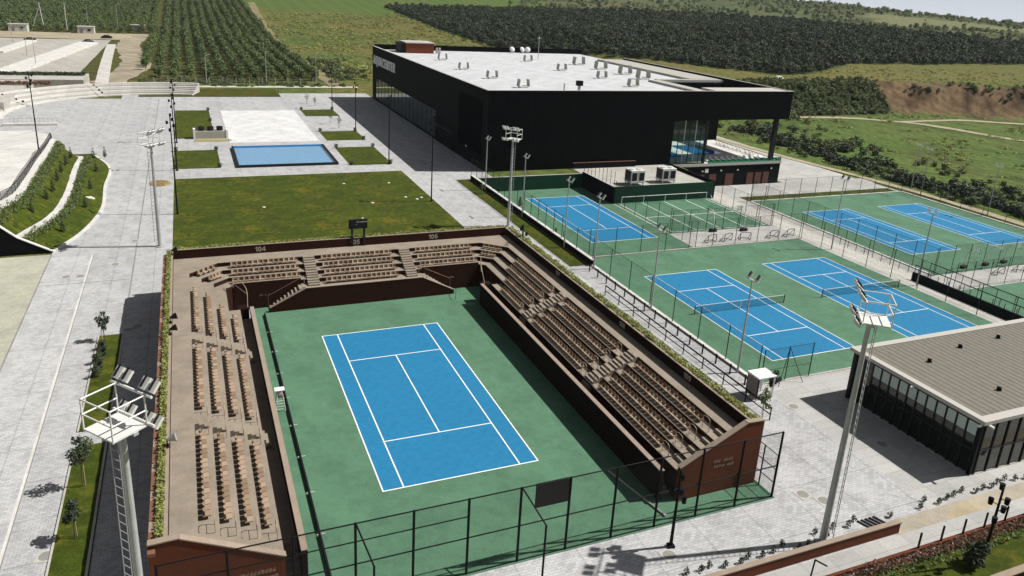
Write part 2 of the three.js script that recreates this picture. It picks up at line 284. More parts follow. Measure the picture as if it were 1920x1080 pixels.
// lower court level
sheet('court_walk', 28.5, 70, -66.3, 7.5, L1 - 0.02, M.slab, 2.5, tone(0.08, 9, 1.05));
mk('court_walk', grid(70, 80, -66.3, 7.5, 0.05, 2, tone(0.08, 9, 1.05), H), M.concV, null, true).userData.kind = 'structure';
sheet('lower_walk', 80, 123, -70, 7.5, L2 - 0.02, M.slab, 2.5, tone(0.08, 9, 1.05));
sheet('yard_floor', 50, 70.4, -71, -55.4, 0.02, M.concV, 2, tone(0.1, 6, 0.95));
sheet('grass_edging', 82, 121, -61.3, -58.6, L2 + 0.02, M.lawn, 0.8, lawnTone); sheet('grass_edging', 121.95, 123.4, -66, 7, L2 + 0.03, M.lawn, 0.8, lawnTone);
sheet('service_road', 100.2, 121, -130, -58.2, L2 + 0.0, M.slab, 3, tone(0.08, 9, 1.05));
ribbon('dirt_track', [[176, -150.5], [200, -147], [215, -137], [221, -122], [226, -103], [232, -70]], 4, 0.08, M.dirt);
ribbon('dirt_track', [[214, -139], [240, -140], [262, -131], [285, -118]], 3, 0.09, M.dirt);
ribbon('field_path', [[27, -186], [26.5, -232], [26, -330], [27, -420], [31, -545]], 4.5, 0.08, M.dirt, (x, z) => [0.62, 0.6, 0.46]);
ribbon('boundary_road', [[124.5, 8], [124.5, -30], [124.5, -62], [121, -90], [116, -140]], 2.2, 0.1, M.dirt);
ribbon('gravel_road', [[-36, -190], [-31, -230], [-32.5, -260], [-37, -312], [-35, -372]], 9, 0.06, M.dirt, (x, z) => { const k = 0.85 + 0.7 * fbm(x / 3, z / 5, 4); return [k, k, k * 1.04]; });
ribbon('white_walk', [[-37.3, -189], [-40, -240], [-43.5, -315]], 3.4, 0.12, M.concV, (x, z) => [1.2, 1.2, 1.22], 0);
mk('far_parking', grid(-135, -45, -335, -197, 0.14, 5, (x, z) => { const k = 0.92 + 0.3 * fbm(x / 14, z / 30, 4, 2.7); return [k, k, k * 0.97]; }, H), M.concV, null, true).userData.kind = 'structure';
sheet('path_edge', -27, 33, -185, -181.5, 0.04, M.concV, 3, () => [1.2, 1.18, 1.12]);
mk('upper_road', grid(-140, -38, -372, -338, 0.16, 5, (x, z) => { const k = 0.95 + 0.4 * fbm(x / 8, z / 8, 3); return [k, k, k]; }, H), M.dirt, null, true).userData.kind = 'structure';
for (const [x0, z0, x1, z1, w] of [[-64, -204, -52, -316, 7], [-76, -268, -73, -319, 4]]) { const dx = x1 - x0, dz = z1 - z0, L = Math.hypot(dx, dz), a = Math.atan2(dx, dz); struct('parking_ramp', [bx(w, 0.7, L, (x0 + x1) / 2, 0.03, (z0 + z1) / 2, a)], M.whiteConc); }

// ------------------------------------------------------------------ tennis courts
const greenTone = (x, z) => { const k = 1 + 0.10 * fbm(x / 5, z / 5, 4, 2.2) + 0.05 * fbm(x / 1.2, z / 1.2, 2); return [k * 1.0, k, k * 1.0]; };
sheet('stadium_court_surface', -11.2, 18.9, -24.4, 20.6, 0.03, M.green, 1.2, greenTone);
sheet('court_surface', 28.6, 50, -66.2, -31.5, L1, M.green, 2, greenTone);
sheet('court_surface', 28.6, 69, -31.2, 6.2, L1, M.green, 2, greenTone);
sheet('court_surface', 50.3, 69.3, -55.1, -38.2, L1 + 0.002, M.green, 2, greenTone);
sheet('court_surface', 82.4, 121.4, -58, -18, L2, M.green, 2, greenTone);
sheet('court_surface', 79.5, 121.4, -12.5, 7, L2 + 0.002, M.green, 2, greenTone);
function court(x, z, y, label, mark) {
  const o = mk('tennis_court', grid(x - 5.485, x + 5.485, z - 11.885, z + 11.885, y + 0.006, 1.3, tone(0.05, 5)), M.blue, null, true); o.userData = { kind: 'structure', label };
  const w = 0.09, h = 0.004, Y = y + 0.0075, ln = (x0, x1, z0, z1) => mk('line', [bb(x + x0, x + x1, Y, Y + h, z + z0, z + z1)], M.line, o);
  ln(-5.53, 5.53, -11.93, -11.84); ln(-5.53, 5.53, 11.84, 11.93);
  for (const s of [-1, 1]) { ln(s * 5.485 - w / 2, s * 5.485 + w / 2, -11.84, 11.84); ln(s * 4.115 - w / 2, s * 4.115 + w / 2, -11.84, 11.84); ln(-4.07, 4.07, s * 6.4 - w / 2, s * 6.4 + w / 2); }
  ln(-w / 2, w / 2, -6.355, 6.355);
  return o;
}
court(0, 0, 0.03, 'blue tennis court inside the brown grandstands');
court(41.85, -48.9, L1, 'blue tennis court before the dark green end wall');
court(41.95, -11.35, L1, 'blue tennis court with net nearest the right grandstand');
court(60.75, -11.45, L1, 'blue tennis court with net behind the tall floodlight tower');
court(92.7, -37.9, L2, 'blue tennis court on the lower level nearer the walkway');
court(111.5, -38, L2, 'blue tennis court on the lower level beside the field fence');
{ // marked practice court with lanes
  const o = tag(mk('practice_court', [bb(51, 51.12, L1 + 0.004, L1 + 0.02, -54.6, -38.6)], M.line), null, null, null, 'structure');
  for (const x of [55.4, 59.9, 64.4, 68.6]) mk('line', [bb(x, x + 0.12, L1 + 0.004, L1 + 0.02, -54.6, -38.6)], M.line, o);
  for (const z of [-46.5, -38.7]) mk('line', [bb(51.14, 68.6, L1 + 0.004, L1 + 0.022, z, z + 0.12)], M.line, o);
}
function tennisNet(x, z, y, label) {
  const o = thing('tennis_net', label, 'net', [x, y, z], 0, 'nets on the outer courts');
  for (const s of [-1, 1]) mk('post', [cyl(0.05, 0.05, 1.1, s * 6.4, 0, 0)], M.post, o);
  const g = new THREE.PlaneGeometry(12.8, 0.95); g.translate(0, 0.52, 0); mk('mesh', [g], M.net, o);
  mk('headband', [bx(12.8, 0.07, 0.04, 0, 0.97, 0)], M.line, o); mk('centre_strap', [bx(0.06, 0.95, 0.05, 0, 0.02, 0)], M.line, o);
}
tennisNet(41.95, -11.35, L1, 'tennis net across the blue court nearest the right grandstand'); tennisNet(60.75, -11.45, L1, 'tennis net across the blue court behind the tall floodlight tower');
// ------------------------------------------------------------------ foliage builders
function leafGeo(n, at, size, vary = 0.35, up = 0.35) { // n leaf-sized faces; at() gives a point and its outward direction
  const P = new Float32Array(n * 18), N = new Float32Array(n * 18), Cc = new Float32Array(n * 18), U = new Float32Array(n * 12);
  const a = V(), b = V(), d = V(), q = V();
  for (let i = 0; i < n; i++) {
    const [p, o] = at(i); d.set(rr(-1, 1), rr(-1, 1) + up, rr(-1, 1)).normalize().addScaledVector(o, 0.7).normalize();
    a.set(rr(-1, 1), rr(-1, 1), rr(-1, 1)).cross(d).normalize(); b.crossVectors(d, a);
    const s = size * rr(0.6, 1.3), t = s * rr(0.5, 0.9), k = 1 + rr(-vary, vary), w = rr(-0.08, 0.08);
    const c = [[-s, 0], [0, -t], [s, 0], [-s, 0], [s, 0], [0, t]];
    for (let j = 0; j < 6; j++) {
      q.copy(p).addScaledVector(a, c[j][0] * 0.5).addScaledVector(b, c[j][1] * 0.5); const m = i * 18 + j * 3;
      P[m] = q.x; P[m + 1] = q.y; P[m + 2] = q.z; N[m] = d.x; N[m + 1] = d.y; N[m + 2] = d.z; Cc[m] = k * (1 + w); Cc[m + 1] = k; Cc[m + 2] = k * (1 - w);
    }
  }
  const g = new THREE.BufferGeometry(); g.setAttribute('position', new THREE.BufferAttribute(P, 3)); g.setAttribute('normal', new THREE.BufferAttribute(N, 3)); g.setAttribute('uv', new THREE.BufferAttribute(U, 2)); g.setAttribute('color', new THREE.BufferAttribute(Cc, 3)); return g;
}
function crown(lobes, n, size, vary) { // leaves spread through a cloud of lobes [x,y,z,r,ry]
  const tot = lobes.reduce((s, l) => s + l[3] * l[3], 0);
  return leafGeo(n, () => {
    let u = rnd() * tot, l = lobes[0]; for (const q of lobes) { u -= q[3] * q[3]; if (u <= 0) { l = q; break; } }
    const o = V(rr(-1, 1), rr(-1, 1), rr(-1, 1)).normalize(), k = Math.pow(rnd(), 0.4);
    return [V(l[0] + o.x * l[3] * k, l[1] + o.y * (l[4] || l[3]) * k, l[2] + o.z * l[3] * k), o];
  }, size, vary);
}
function hedge(name, label, x0, x1, y0, y1, z0, z1, n, size, m, group) {
  const o = thing(name, label, 'hedge', [(x0 + x1) / 2, y0, (z0 + z1) / 2], 0, group), w = x1 - x0, d = z1 - z0, h = y1 - y0;
  mk('foliage', leafGeo(n, () => { const x = rr(-0.5, 0.5) * w, z = rr(-0.5, 0.5) * d, k = 0.72 + 0.45 * fbm((x + x0) * 0.9, (z + z0) * 0.9, 3, 4); return [V(x, h * k * Math.pow(rnd(), 0.5), z), V(0, 0.6, 0)]; }, size), m, o, true);
  return o;
}

// ------------------------------------------------------------------ grandstands
const YK = [3.95, 3.5, 3.05, 2.6, 2.15], AK = [16.4, 15.37, 14.34, 13.3, 12.3], BK = [-23.05, -22.05, -21.05, -20.05, -19.05], ZC = [-20.7, -20.27, -19.84, -19.4, -15], XC = [13.8, 13.37, 12.94, 12.5];
const seatGeo = (() => {
  const back = new THREE.CylinderGeometry(0.31, 0.28, 0.3, 7, 1, true, Math.PI * 0.66, Math.PI * 0.68); back.scale(0.8, 1, 0.75); back.translate(0, 0.39, 0.02);
  const back2 = new THREE.CylinderGeometry(0.275, 0.245, 0.3, 7, 1, true, Math.PI * 0.66, Math.PI * 0.68); back2.scale(0.8, 1, 0.75); back2.translate(0, 0.39, 0.02);
  const pan = new THREE.BoxGeometry(0.46, 0.06, 0.38); pan.rotateX(-0.06); pan.translate(0, 0.25, 0.0);
  const lip = new THREE.BoxGeometry(0.44, 0.07, 0.06); lip.translate(0, 0.22, 0.18);
  const leg = new THREE.BoxGeometry(0.08, 0.23, 0.16); leg.translate(0, 0.115, -0.06);
  return geo([back, back2, pan, lip, leg]);
})();
M.seat.side = THREE.DoubleSide;
const seatMs = [M.seat, std(0x84705d, 0.75, { side: THREE.DoubleSide }), std(0xa08d7a, 0.75, { side: THREE.DoubleSide })];
function addSeat(par, x, y, z, ry) { const o = new THREE.Mesh(seatGeo, seatMs[Math.floor(rnd() * 3)]); o.name = 'seat'; o.castShadow = o.receiveShadow = true; o.position.set(x, y, z); o.rotation.y = ry + rr(-0.03, 0.03); par.add(o); }
const railGeoZ = geo([tube([[0, 0, -0.35], [0, 0.85, -0.35], [0, 0.95, -0.25], [0, 0.95, 0.25], [0, 0.85, 0.35], [0, 0, 0.35]], 0.025, 14, 5), rod(V(0, 0.5, -0.35), V(0, 0.5, 0.35), 0.018, 4)]);
function sideStand(s, label) {
  const st = thing('grandstand', label, 'grandstand', [0, 0, 0], 0, 'tiered stands round the court');
  const B = (x0, x1, y0, y1, z0, z1) => s > 0 ? bb(x0, x1, y0, y1, z0, z1) : bb(-x1, -x0, y0, y1, z0, z1);
  for (let k = 0; k < 5; k++) {
    const yb = k < 4 ? YK[k + 1] : 0;
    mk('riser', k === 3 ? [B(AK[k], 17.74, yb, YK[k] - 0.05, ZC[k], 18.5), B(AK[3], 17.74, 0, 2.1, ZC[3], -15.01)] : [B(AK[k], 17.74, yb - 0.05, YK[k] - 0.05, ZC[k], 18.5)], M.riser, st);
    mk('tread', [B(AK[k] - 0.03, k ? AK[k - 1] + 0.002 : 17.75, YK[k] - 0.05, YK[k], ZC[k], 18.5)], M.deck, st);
  }
  mk('front_floor', [B(11.4, 12.3, 0, 1.2, -15, 16.2)], M.deck, st);
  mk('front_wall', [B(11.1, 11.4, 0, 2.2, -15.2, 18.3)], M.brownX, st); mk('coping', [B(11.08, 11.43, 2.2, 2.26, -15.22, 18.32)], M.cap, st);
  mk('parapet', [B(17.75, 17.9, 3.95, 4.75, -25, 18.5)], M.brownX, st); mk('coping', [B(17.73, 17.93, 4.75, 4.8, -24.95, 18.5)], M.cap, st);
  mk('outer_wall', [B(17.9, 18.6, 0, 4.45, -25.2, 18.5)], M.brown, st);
  const gs = new THREE.Shape([[12.3, 0], [12.3, 2.5], [17.2, 4.9], [17.8, 4.95], [18.62, 4.8], [18.62, 0]].map(p => new THREE.Vector2(p[0] * s, p[1]))), gg = new THREE.ExtrudeGeometry(gs, { depth: 0.3, bevelEnabled: false }); gg.translate(0, 0, 18.5);
  mk('gable_wall', [gg], M.brown, st);
  const cap = (xa, ya, xb, yb) => { const L = Math.hypot(xb - xa, yb - ya), g = new THREE.BoxGeometry(L, 0.07, 0.4); g.rotateZ(Math.atan2(yb - ya, (xb - xa) * s) ); g.translate((xa + xb) / 2 * s, (ya + yb) / 2 + 0.035, 18.65); return g; };
  mk('gable_coping', [cap(12.25, 2.5, 17.2, 4.9)], M.cap, st); mk('gable_coping', [cap(17.2, 4.93, 18.62, 4.88)], M.cap, st);
  for (let i = 0; i < 6; i++) mk('stair_step', [B(11.42, 12.28, 0, 1.2 - 0.2 * (i + 1) + 0.2 * 0, 16.2 + 0.36 * i, 16.2 + 0.36 * (i + 1))], M.deck, st);
  const blocks = [[-15.4, -8.1], [-5.2, 4.7], [7.4, 16.2]];
  for (let k = 1; k <= 4; k++) {
    blocks.forEach(([z0, z1], b) => {
      const a = z0 + (b ? 0 : [0, -1.8, -1.2, 0.8, 2.2][k]); for (let z = a + 0.26; z < z1 - 0.2; z += 0.5) addSeat(st, s * (AK[k] + (s > 0 ? 0.44 : 0.56)), YK[k], z, s > 0 ? -Math.PI / 2 : Math.PI / 2);
    });
    for (const za of [-6.65, 6.05]) {
      for (let j = 0; j < 3; j++) mk('aisle_step', [B(AK[k - 1] - 0.3 * (3 - j), AK[k - 1] - 0.3 * (2 - j) - (j === 2 ? 0.0 : 0.002) , YK[k], YK[k] + 0.149 * (j + 1), za - 0.65, za + 0.65)], M.deck, st);
      for (const e of [-1, 1]) { const o = mk('handrail', railGeoZ, M.rail, st, true); o.position.set(s * (AK[k] + 0.2), YK[k], za + e * 1.05); }
    }
    const o = mk('handrail', railGeoZ, M.rail, st, true); o.position.set(s * (AK[k] + 0.2), YK[k], 16.7);
    mk('aisle_step', [B(AK[k - 1] - 0.36, AK[k - 1] - 0.01, YK[k], YK[k] + 0.225, 17.1, 18.3)], M.deck, st);
  }
  for (const za of [-6.65, 6.05]) for (let i = 0; i < 3; i++) mk('aisle_step', [B(11.75 + i * 0.18, 12.29, 1.2 + i * 0.24, 1.2 + (i + 1) * 0.24, za - 0.6, za + 0.6)], M.deck, st);
  // rail and speakers on the parapet
  if (s < 0) for (let z = -24.7, i = 0; z < 18.3; z += 0.86, i++) mk('coping_stone', [bx(0.34, 0.16 + 0.02 * (i % 3), 0.83, -18.46, 4.44, z + 0.42)], i % 3 === 0 ? M.brown3 : M.brown2, st);
  return st;
}
M.brown2 = std(0x7d5a48, 0.9, { map: T.fine }); M.brown3 = std(0x9a8475, 0.9, { map: T.fine });
const standL = sideStand(-1, 'brown grandstand in full sun with its seats facing the shaded stand');
const standR = sideStand(1, 'brown grandstand whose stepped rows lie mostly in black shade');
const standB = thing('grandstand', 'brown end grandstand carrying a black scoreboard before the large lawn', 'grandstand', [0, 0, 0], 0, 'tiered stands round the court');
{
  const st = standB, out = (k, y0, y1) => prism([[-17.74, -25], [-17.74, ZC[k]], [-AK[k], ZC[k]], [-XC[k], BK[k]], [XC[k], BK[k]], [AK[k], ZC[k]], [17.74, ZC[k]], [17.74, -25]], y0, y1);
  for (let k = 0; k < 4; k++) {
    mk('riser', [out(k, k < 3 ? YK[k + 1] - 0.05 : 0, YK[k] - 0.05)], M.riser, st);
    if (k) mk('tread', [prism([[-AK[k], ZC[k]], [-XC[k], BK[k] + 0.03], [XC[k], BK[k] + 0.03], [AK[k], ZC[k]], [AK[k - 1], ZC[k]], [AK[k - 1], ZC[k - 1]], [XC[k - 1], BK[k - 1]], [-XC[k - 1], BK[k - 1]], [-AK[k - 1], ZC[k - 1]], [-AK[k - 1], ZC[k]]], YK[k] - 0.05, YK[k])], M.deck, st);
    else mk('tread', [prism([[-17.75, -25], [-17.75, ZC[0]], [-AK[0], ZC[0]], [-XC[0], BK[0] + 0.03], [XC[0], BK[0] + 0.03], [AK[0], ZC[0]], [17.75, ZC[0]], [17.75, -25]], 3.9, 3.95)], M.deck, st);
  }
  mk('riser', [bb(-6.2, 6.2, 0, 2.1, -20.04, -19.05)], M.riser, st); mk('tread', [bb(-6.2, 6.2, 2.1, 2.15, -20.06, -19.02)], M.deck, st);
  mk('front_floor', [bb(-6.2, 6.2, 0, 1.2, -19.04, -18.76)], M.deck, st);
  const fs = new THREE.ExtrudeGeometry(new THREE.Shape([[-9.4, 0], [-9.4, 0.45], [-5.9, 2.2], [5.9, 2.2], [9.4, 0.45], [9.4, 0]].map(p => new THREE.Vector2(...p))), { depth: 0.26, bevelEnabled: false }); fs.translate(0, 0, -18.76);
  mk('front_wall', [fs], M.brownD, st); mk('coping', [bb(-5.95, 5.95, 2.2, 2.26, -18.8, -18.48)], M.cap, st);
  for (const s of [-1, 1]) {
    const g = new THREE.BoxGeometry(3.92, 0.06, 0.32); g.rotateZ(-s * Math.atan2(1.75, 3.5)); g.translate(s * 7.65, 1.36, -18.64); mk('coping', [g], M.cap, st);
    mk('stair_rail', [rod(V(s * 5.9, 3.0, -19.9), V(s * 9.4, 1.25, -19.9), 0.03), rod(V(s * 5.9, 2.2, -19.9), V(s * 5.9, 3.0, -19.9), 0.025), rod(V(s * 9.4, 0.05, -19.9), V(s * 9.4, 1.25, -19.9), 0.025)], M.rail, st);
    for (let i = 0; i < 9; i++) mk('stair_step', [s > 0 ? bb(9.3 - 0.345 * (i + 1), 9.3 - 0.345 * i, 0, 0.235 * (i + 1), -19.85, -18.8) : bb(-9.3 + 0.345 * i, -9.3 + 0.345 * (i + 1), 0, 0.235 * (i + 1), -19.85, -18.8)], M.deck, st);
    mk('side_wall', [s > 0 ? bb(6.22, 12.6, 0, 2.8, -20.02, -19.88) : bb(-12.6, -6.22, 0, 2.8, -20.02, -19.88)], M.brownD, st); mk('coping', [s > 0 ? bb(6.2, 12.62, 2.8, 2.85, -20.04, -19.86) : bb(-12.62, -6.2, 2.8, 2.85, -20.04, -19.86)], M.cap, st);
    for (let k = 1; k <= 2; k++) { const n = 4, p0 = [XC[k], BK[k]], p1 = [AK[k], ZC[k]]; for (let i = 0; i < n; i++) { const t = (i + 0.8) / (n + 0.6); addSeat(st, s * (p0[0] + (p1[0] - p0[0]) * t + 0.42), YK[k], p0[1] + (p1[1] - p0[1]) * t - 0.42, -s * Math.PI / 4); } }
    for (let k = 1; k <= 4; k++) for (let j = 0; j < 3; j++) mk('aisle_step', [bx(1.15, 0.149 * (j + 1), 0.3, s * 5.02, YK[k], BK[k - 1] + 0.035 + 0.15 + 0.302 * (2 - j))], M.deck, st);
    // corner platform rail
    mk('corner_rail', [tube([[s * 12.6, 2.65, -19.3], [s * 12.6, 3.6, -19.3], [s * 11.6, 3.6, -16.4], [s * 11.6, 2.2, -15.3]], 0.03, 20, 5), rod(V(s * 12.6, 3.1, -19.3), V(s * 11.6, 3.1, -16.4), 0.02, 4)], M.rail, st);
    mk('corner_wall', [s > 0 ? bb(11.5, 12.4, 0, 2.1, -16.2, -15.2) : bb(-12.4, -11.5, 0, 2.1, -16.2, -15.2)], M.brownX, st);
  }
  for (let k = 1; k <= 4; k++) {
    const z = BK[k] - 0.46; for (let x = -3.6; x <= 3.6; x += 0.5) addSeat(st, x, YK[k], z, 0);
    if (k < 4) { for (let x = 6.4; x < 12.7; x += 0.5) { addSeat(st, x, YK[k], z, 0); addSeat(st, -x, YK[k], z, 0); } }
  }
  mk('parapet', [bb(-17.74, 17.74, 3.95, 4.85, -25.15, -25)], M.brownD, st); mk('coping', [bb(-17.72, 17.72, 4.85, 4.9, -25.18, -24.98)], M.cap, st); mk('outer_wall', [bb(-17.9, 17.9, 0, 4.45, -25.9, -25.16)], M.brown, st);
}
const font = await new FontLoader().loadAsync('fonts/droid/droid_sans_bold.typeface.json');
function letters(par, text, size, depth, m, at, ry, name = 'letter', gap = 0.08) { // each character a piece of its own
  let x = 0; for (const ch of text) {
    if (ch === ' ') { x += size * 0.4; continue; }
    const g = new TextGeometry(ch, { font, size, depth, curveSegments: 3, bevelEnabled: false }); g.computeBoundingBox(); const w = g.boundingBox.max.x;
    const o = mk(name, [g], m, par); o.rotation.y = ry; o.position.set(at[0] + Math.cos(ry) * x, at[1], at[2] - Math.sin(ry) * x); x += w + size * gap;
  }
}
const paintW = std(0xa49c90, 0.8), paintF = std(0x84705f, 0.9);
letters(standB, '104', 0.5, 0.02, paintW, [-10.1, 4.15, -25.0], 0, 'numeral'); letters(standB, '105', 0.5, 0.02, paintW, [-0.35, 4.15, -25.0], 0, 'numeral'); letters(standB, '106', 0.5, 0.02, paintW, [8.4, 4.15, -25.0], 0, 'numeral');
for (const [t, z] of [['107', -11.5], ['108', 1.2], ['109', 10.8]]) letters(standR, t, 0.45, 0.02, paintW, [17.75, 4.12, z], -Math.PI / 2, 'numeral');
{ // small worn lettering on the gables and side walls: unreadable strokes
  const stroke = (par, x, y, z, n, w, h) => { for (let i = 0; i < n; i++) { if (rnd() < 0.15) continue; mk('letter', [bx(w * rr(0.4, 0.8), h * rr(0.55, 1), 0.015, x + i * w, y, z), bx(w * 0.25, h, 0.012, x + i * w + w * 0.3, y, z + 0.002)], paintF, par); } };
  stroke(standR, 14.9, 2.35, 18.81, 8, 0.2, 0.24); stroke(standR, 15.0, 1.95, 18.81, 9, 0.18, 0.2);
  stroke(standL, -14.6, 1.75, 18.81, 10, 0.19, 0.24); stroke(standL, -14.2, 1.35, 18.81, 9, 0.18, 0.2);
  stroke(standB, -10.3, 1.3, -19.87, 7, 0.17, 0.18); stroke(standB, 9.2, 1.3, -19.87, 4, 0.17, 0.18);
}
{ // scoreboard over the end stand
  const o = thing('scoreboard', 'black scoreboard on two posts above section number 105', 'scoreboard', [0.55, 4.95, -25.05]);
  for (const s of [-0.65, 0.65]) mk('post', [bx(0.2, 1.0, 0.12, s, -1.1 + 1.1, 0), bx(0.26, 1.0, 0.1, s, -0.98, 0.11)], M.black, o);
  mk('board', [rbx(2.0, 1.05, 0.22, 0, 0.95, 0, 0.04)], M.black, o);
  for (const g of [[0.45, 0.07, 0.05, 1.68], [0.1, 0.18, -0.1, 1.62], [0.7, 0.1, 0.6, 1.66], [0.12, 0.05, -0.2, 1.4]]) mk('lettering', [bx(g[0], g[1], 0.01, g[2], g[3], 0.115)], paintW, o);
  mk('spotlight', [cyl(0.09, 0.12, 0.12, 0.5, 2.0, 0)], M.white, o);
}
hedge('hedge', 'yellow green hedge along the outer rim of the sunlit grandstand', -18.3, -17.92, 4.4, 5.1, -25, 18.3, 9000, 0.17, M.leafHedge, 'hedges on the stand rims');
hedge('hedge', 'yellow green hedge between the end stand and the large lawn', -17.7, 17.9, 4.4, 5.2, -25.8, -25.2, 9000, 0.17, M.leafHedge, 'hedges on the stand rims');
hedge('hedge', 'yellow green hedge along the outer rim of the shaded grandstand', 17.95, 18.6, 4.4, 5.15, -25, 18.3, 11000, 0.17, M.leafHedge, 'hedges on the stand rims');
sheet('club_plaza', 28.3, 62, 7.7, 25.5, 0.0, M.slab, 2.5, tone(0.1, 9, 1.0));
// ------------------------------------------------------------------ swim centre
{
  const o = thing('swim_centre', 'huge black box building with white roof and white sign lettering', 'building', [0, 0, 0]);
  const x0 = 32.55, x1 = 100.2, z0 = -160.5, z1 = -71, top = 14.4, rf = 13.5;
  // left flank: upper panels, with a glass band below
  const fl = [[-160.5, -157, 0, 14.4], [-157, -101, 6.2, 14.4], [-101, -71, 0, 14.4]];
  mk('wall', [bb(x0, x0 + 0.4, 6.2, top, z0, -101.02), bb(x0, x0 + 0.4, 0, 6.18, z0, -157), bb(x0 + 0.25, x0 + 0.6, 0, 0.5, -157, -101), bb(x0, x0 + 0.4, 0, top, -101, z1 - 0.42)], M.blackPanel, o);
  for (let i = 0; i < 16; i++) { const a = -157 + i * 3.5; mk('glass_pane', [bb(x0 + 0.12, x0 + 0.16, 0.5, 6.18, a + 0.05, a + 3.45)], M.glassDark, o); mk('mullion', [bb(x0 + 0.06, x0 + 0.24, 0.45, 6.2, a - 0.05, a + 0.05)], M.black, o); }
  mk('side_recess', [bb(x0 - 0.06, x0 - 0.01, 2.5, 12.3, -86, -73.2)], M.blackGloss, o);
  mk('side_door', [bb(x0 - 0.05, x0 - 0.005, 0.0, 2.4, -92.5, -90.8)], M.darkwall, o); mk('wall_light', [bb(x0 - 0.15, x0 - 0.01, 2.6, 2.85, -81.2, -80.6)], M.white, o); mk('side_canopy', [bb(x0 - 1.0, x0 - 0.01, 3.9, 4.05, -97, -87.5)], M.black, o);
  mk('corner_trim', [bb(x0 - 0.02, x0 + 0.1, 0, top, z1 - 0.02, z1 + 0.02)], M.steel, o);
  // front
  mk('front_wall', [bb(x0, 71.8, 0, top, z1 - 0.4, z1)], M.blackPanel, o);
  mk('front_fascia', [bb(71.82, x1, 8.7, top, z1 - 0.4, z1)], M.blackPanel, o);
  for (let i = 1; i < 9; i++) mk('panel_joint', [bb(x0 + i * 4.3 - 0.02, x0 + i * 4.3 + 0.02, 0.3, top - 0.2, z1, z1 + 0.012)], M.steel, o);
  mk('right_fascia', [bb(x1 - 0.4, x1, 8.7, top, -139.6, z1 - 0.42)], M.blackPanel, o);
  mk('rear_wall', [bb(x0 + 0.42, 97, 0, top, z0, z0 + 0.4)], M.blackPanel, o);
  mk('soffit', [bb(80.6, x1 - 0.42, 8.7, 8.9, -74, z1 - 0.42)], M.black, o); mk('soffit', [bb(98.2, x1 - 0.42, 8.7, 8.9, -93.2, -74.02)], M.black, o);
  mk('inner_wall', [bb(80.2, 80.5, 0, rf - 0.2, -98, -93.4), bb(80.2, x1 - 0.5, 0, rf - 0.2, -93.4, -93.1)], M.blackPanel, o);
  mk('rear_flank', [bb(96.6, 97, 0, rf - 0.1, -160, -93.5)], M.blackPanel, o);
  // roof membrane with an opening over the terrace
  mk('roof', [bb(x0 + 0.42, 81.6, rf - 0.3, rf, z0 + 0.42, z1 - 0.42), bb(81.6, 99.78, rf - 0.3, rf, -139.5, -93.6), bb(81.6, 96.5, rf - 0.3, rf, z0 + 0.42, -139.52)], M.roofW, o);
  mk('roof_strip', [bb(91.5, 99.7, rf, rf + 0.5, -139.4, -95)], M.ventGray, o); mk('roof_strip', [bb(81.7, 99.7, rf - 0.1, rf + 0.45, -94.8, -93.3)], M.trim, o); mk('roof_strip', [bb(79.0, 81.65, rf + 0.01, rf + 0.45, -93, z1 - 0.42)], M.ventGray, o);
  mk('roof_beam', [bb(81.7, x1 - 0.42, 13.6, 14.35, -77.2, z1 - 0.42)], M.trim, o);
  mk('parapet_cap', [bb(x0 - 0.03, x0 + 0.45, top, top + 0.06, z0 - 0.02, z1 + 0.03)], M.trim, o); mk('parapet_cap', [bb(x0 + 0.46, x1 + 0.03, top, top + 0.06, z1 - 0.42, z1 + 0.03)], M.trim, o); mk('parapet_cap', [bb(x1 - 0.42, x1 + 0.03, top, top + 0.06, -139.6, z1 - 0.43)], M.trim, o);
  mk('parapet', [bb(x0 + 0.42, 97, rf, top + 0.5, z0 + 0.01, z0 + 0.5)], M.blackPanel, o);
  mk('brick_plant_room', [bb(39.4, 47, rf, 16.1, -157.5, -150.4)], M.brick, o); mk('plant_room_cap', [bb(39.2, 47.2, 16.1, 16.35, -157.7, -150.2)], M.trim, o); mk('plant_room_side', [bb(38.2, 39.38, rf, 16.0, -157.4, -152)], M.black, o);
  letters(o, 'AQUACENTER', 2.3, 0.25, M.white, [x0 - 0.02, 9.9, -158.6], -Math.PI / 2, 'letter', 0.2);
  // glazed entrance corner and terrace floor
  mk('lobby_floor', [bb(71.9, 80, L2, -0.02, -93, -71.5)], M.conc, o);
  for (let i = 0; i < 6; i++) { mk('lobby_glass', [bb(72 + i * 1.32, 73.25 + i * 1.32, 0.1, 8.6, z1 - 0.25, z1 - 0.2)], M.pane, o); mk('lobby_mullion', [bb(73.26 + i * 1.32, 73.32 + i * 1.32, 0, 8.7, z1 - 0.34, z1 - 0.12)], i % 2 ? M.whiteish : M.dgreen, o); }
  mk('lobby_transom', [bb(71.9, 80, 4.6, 4.75, z1 - 0.36, z1 - 0.1)], M.black, o); mk('lobby_pool', [bb(72.4, 79.4, 0.0, 0.06, -90, -77)], M.poolBlue, o); mk('lobby_slide', [tube([[73, 1, -85], [76, 3, -80], [78, 5.2, -84], [76, 6.4, -88]], 0.55, 24, 8)], M.poolBlue, o);
  mk('lobby_column', [bb(79.7, 80.2, 0, 8.7, -71.6, -71.1)], M.black, o); mk('column', [bb(97.2, 98.0, 0, 8.7, -72.2, -71.4)], M.black, o); mk('column', [bb(81.4, 82.1, 0, 8.7, -92.6, -91.9)], M.black, o);
  mk('terrace_slab', [bb(80.02, 98.9, -0.35, 0, -93, -70)], M.whiteConc, o);
  mk('terrace_edge', [bb(71.9, 98.95, -0.4, 0.12, -69.98, -69.8)], M.trim, o);
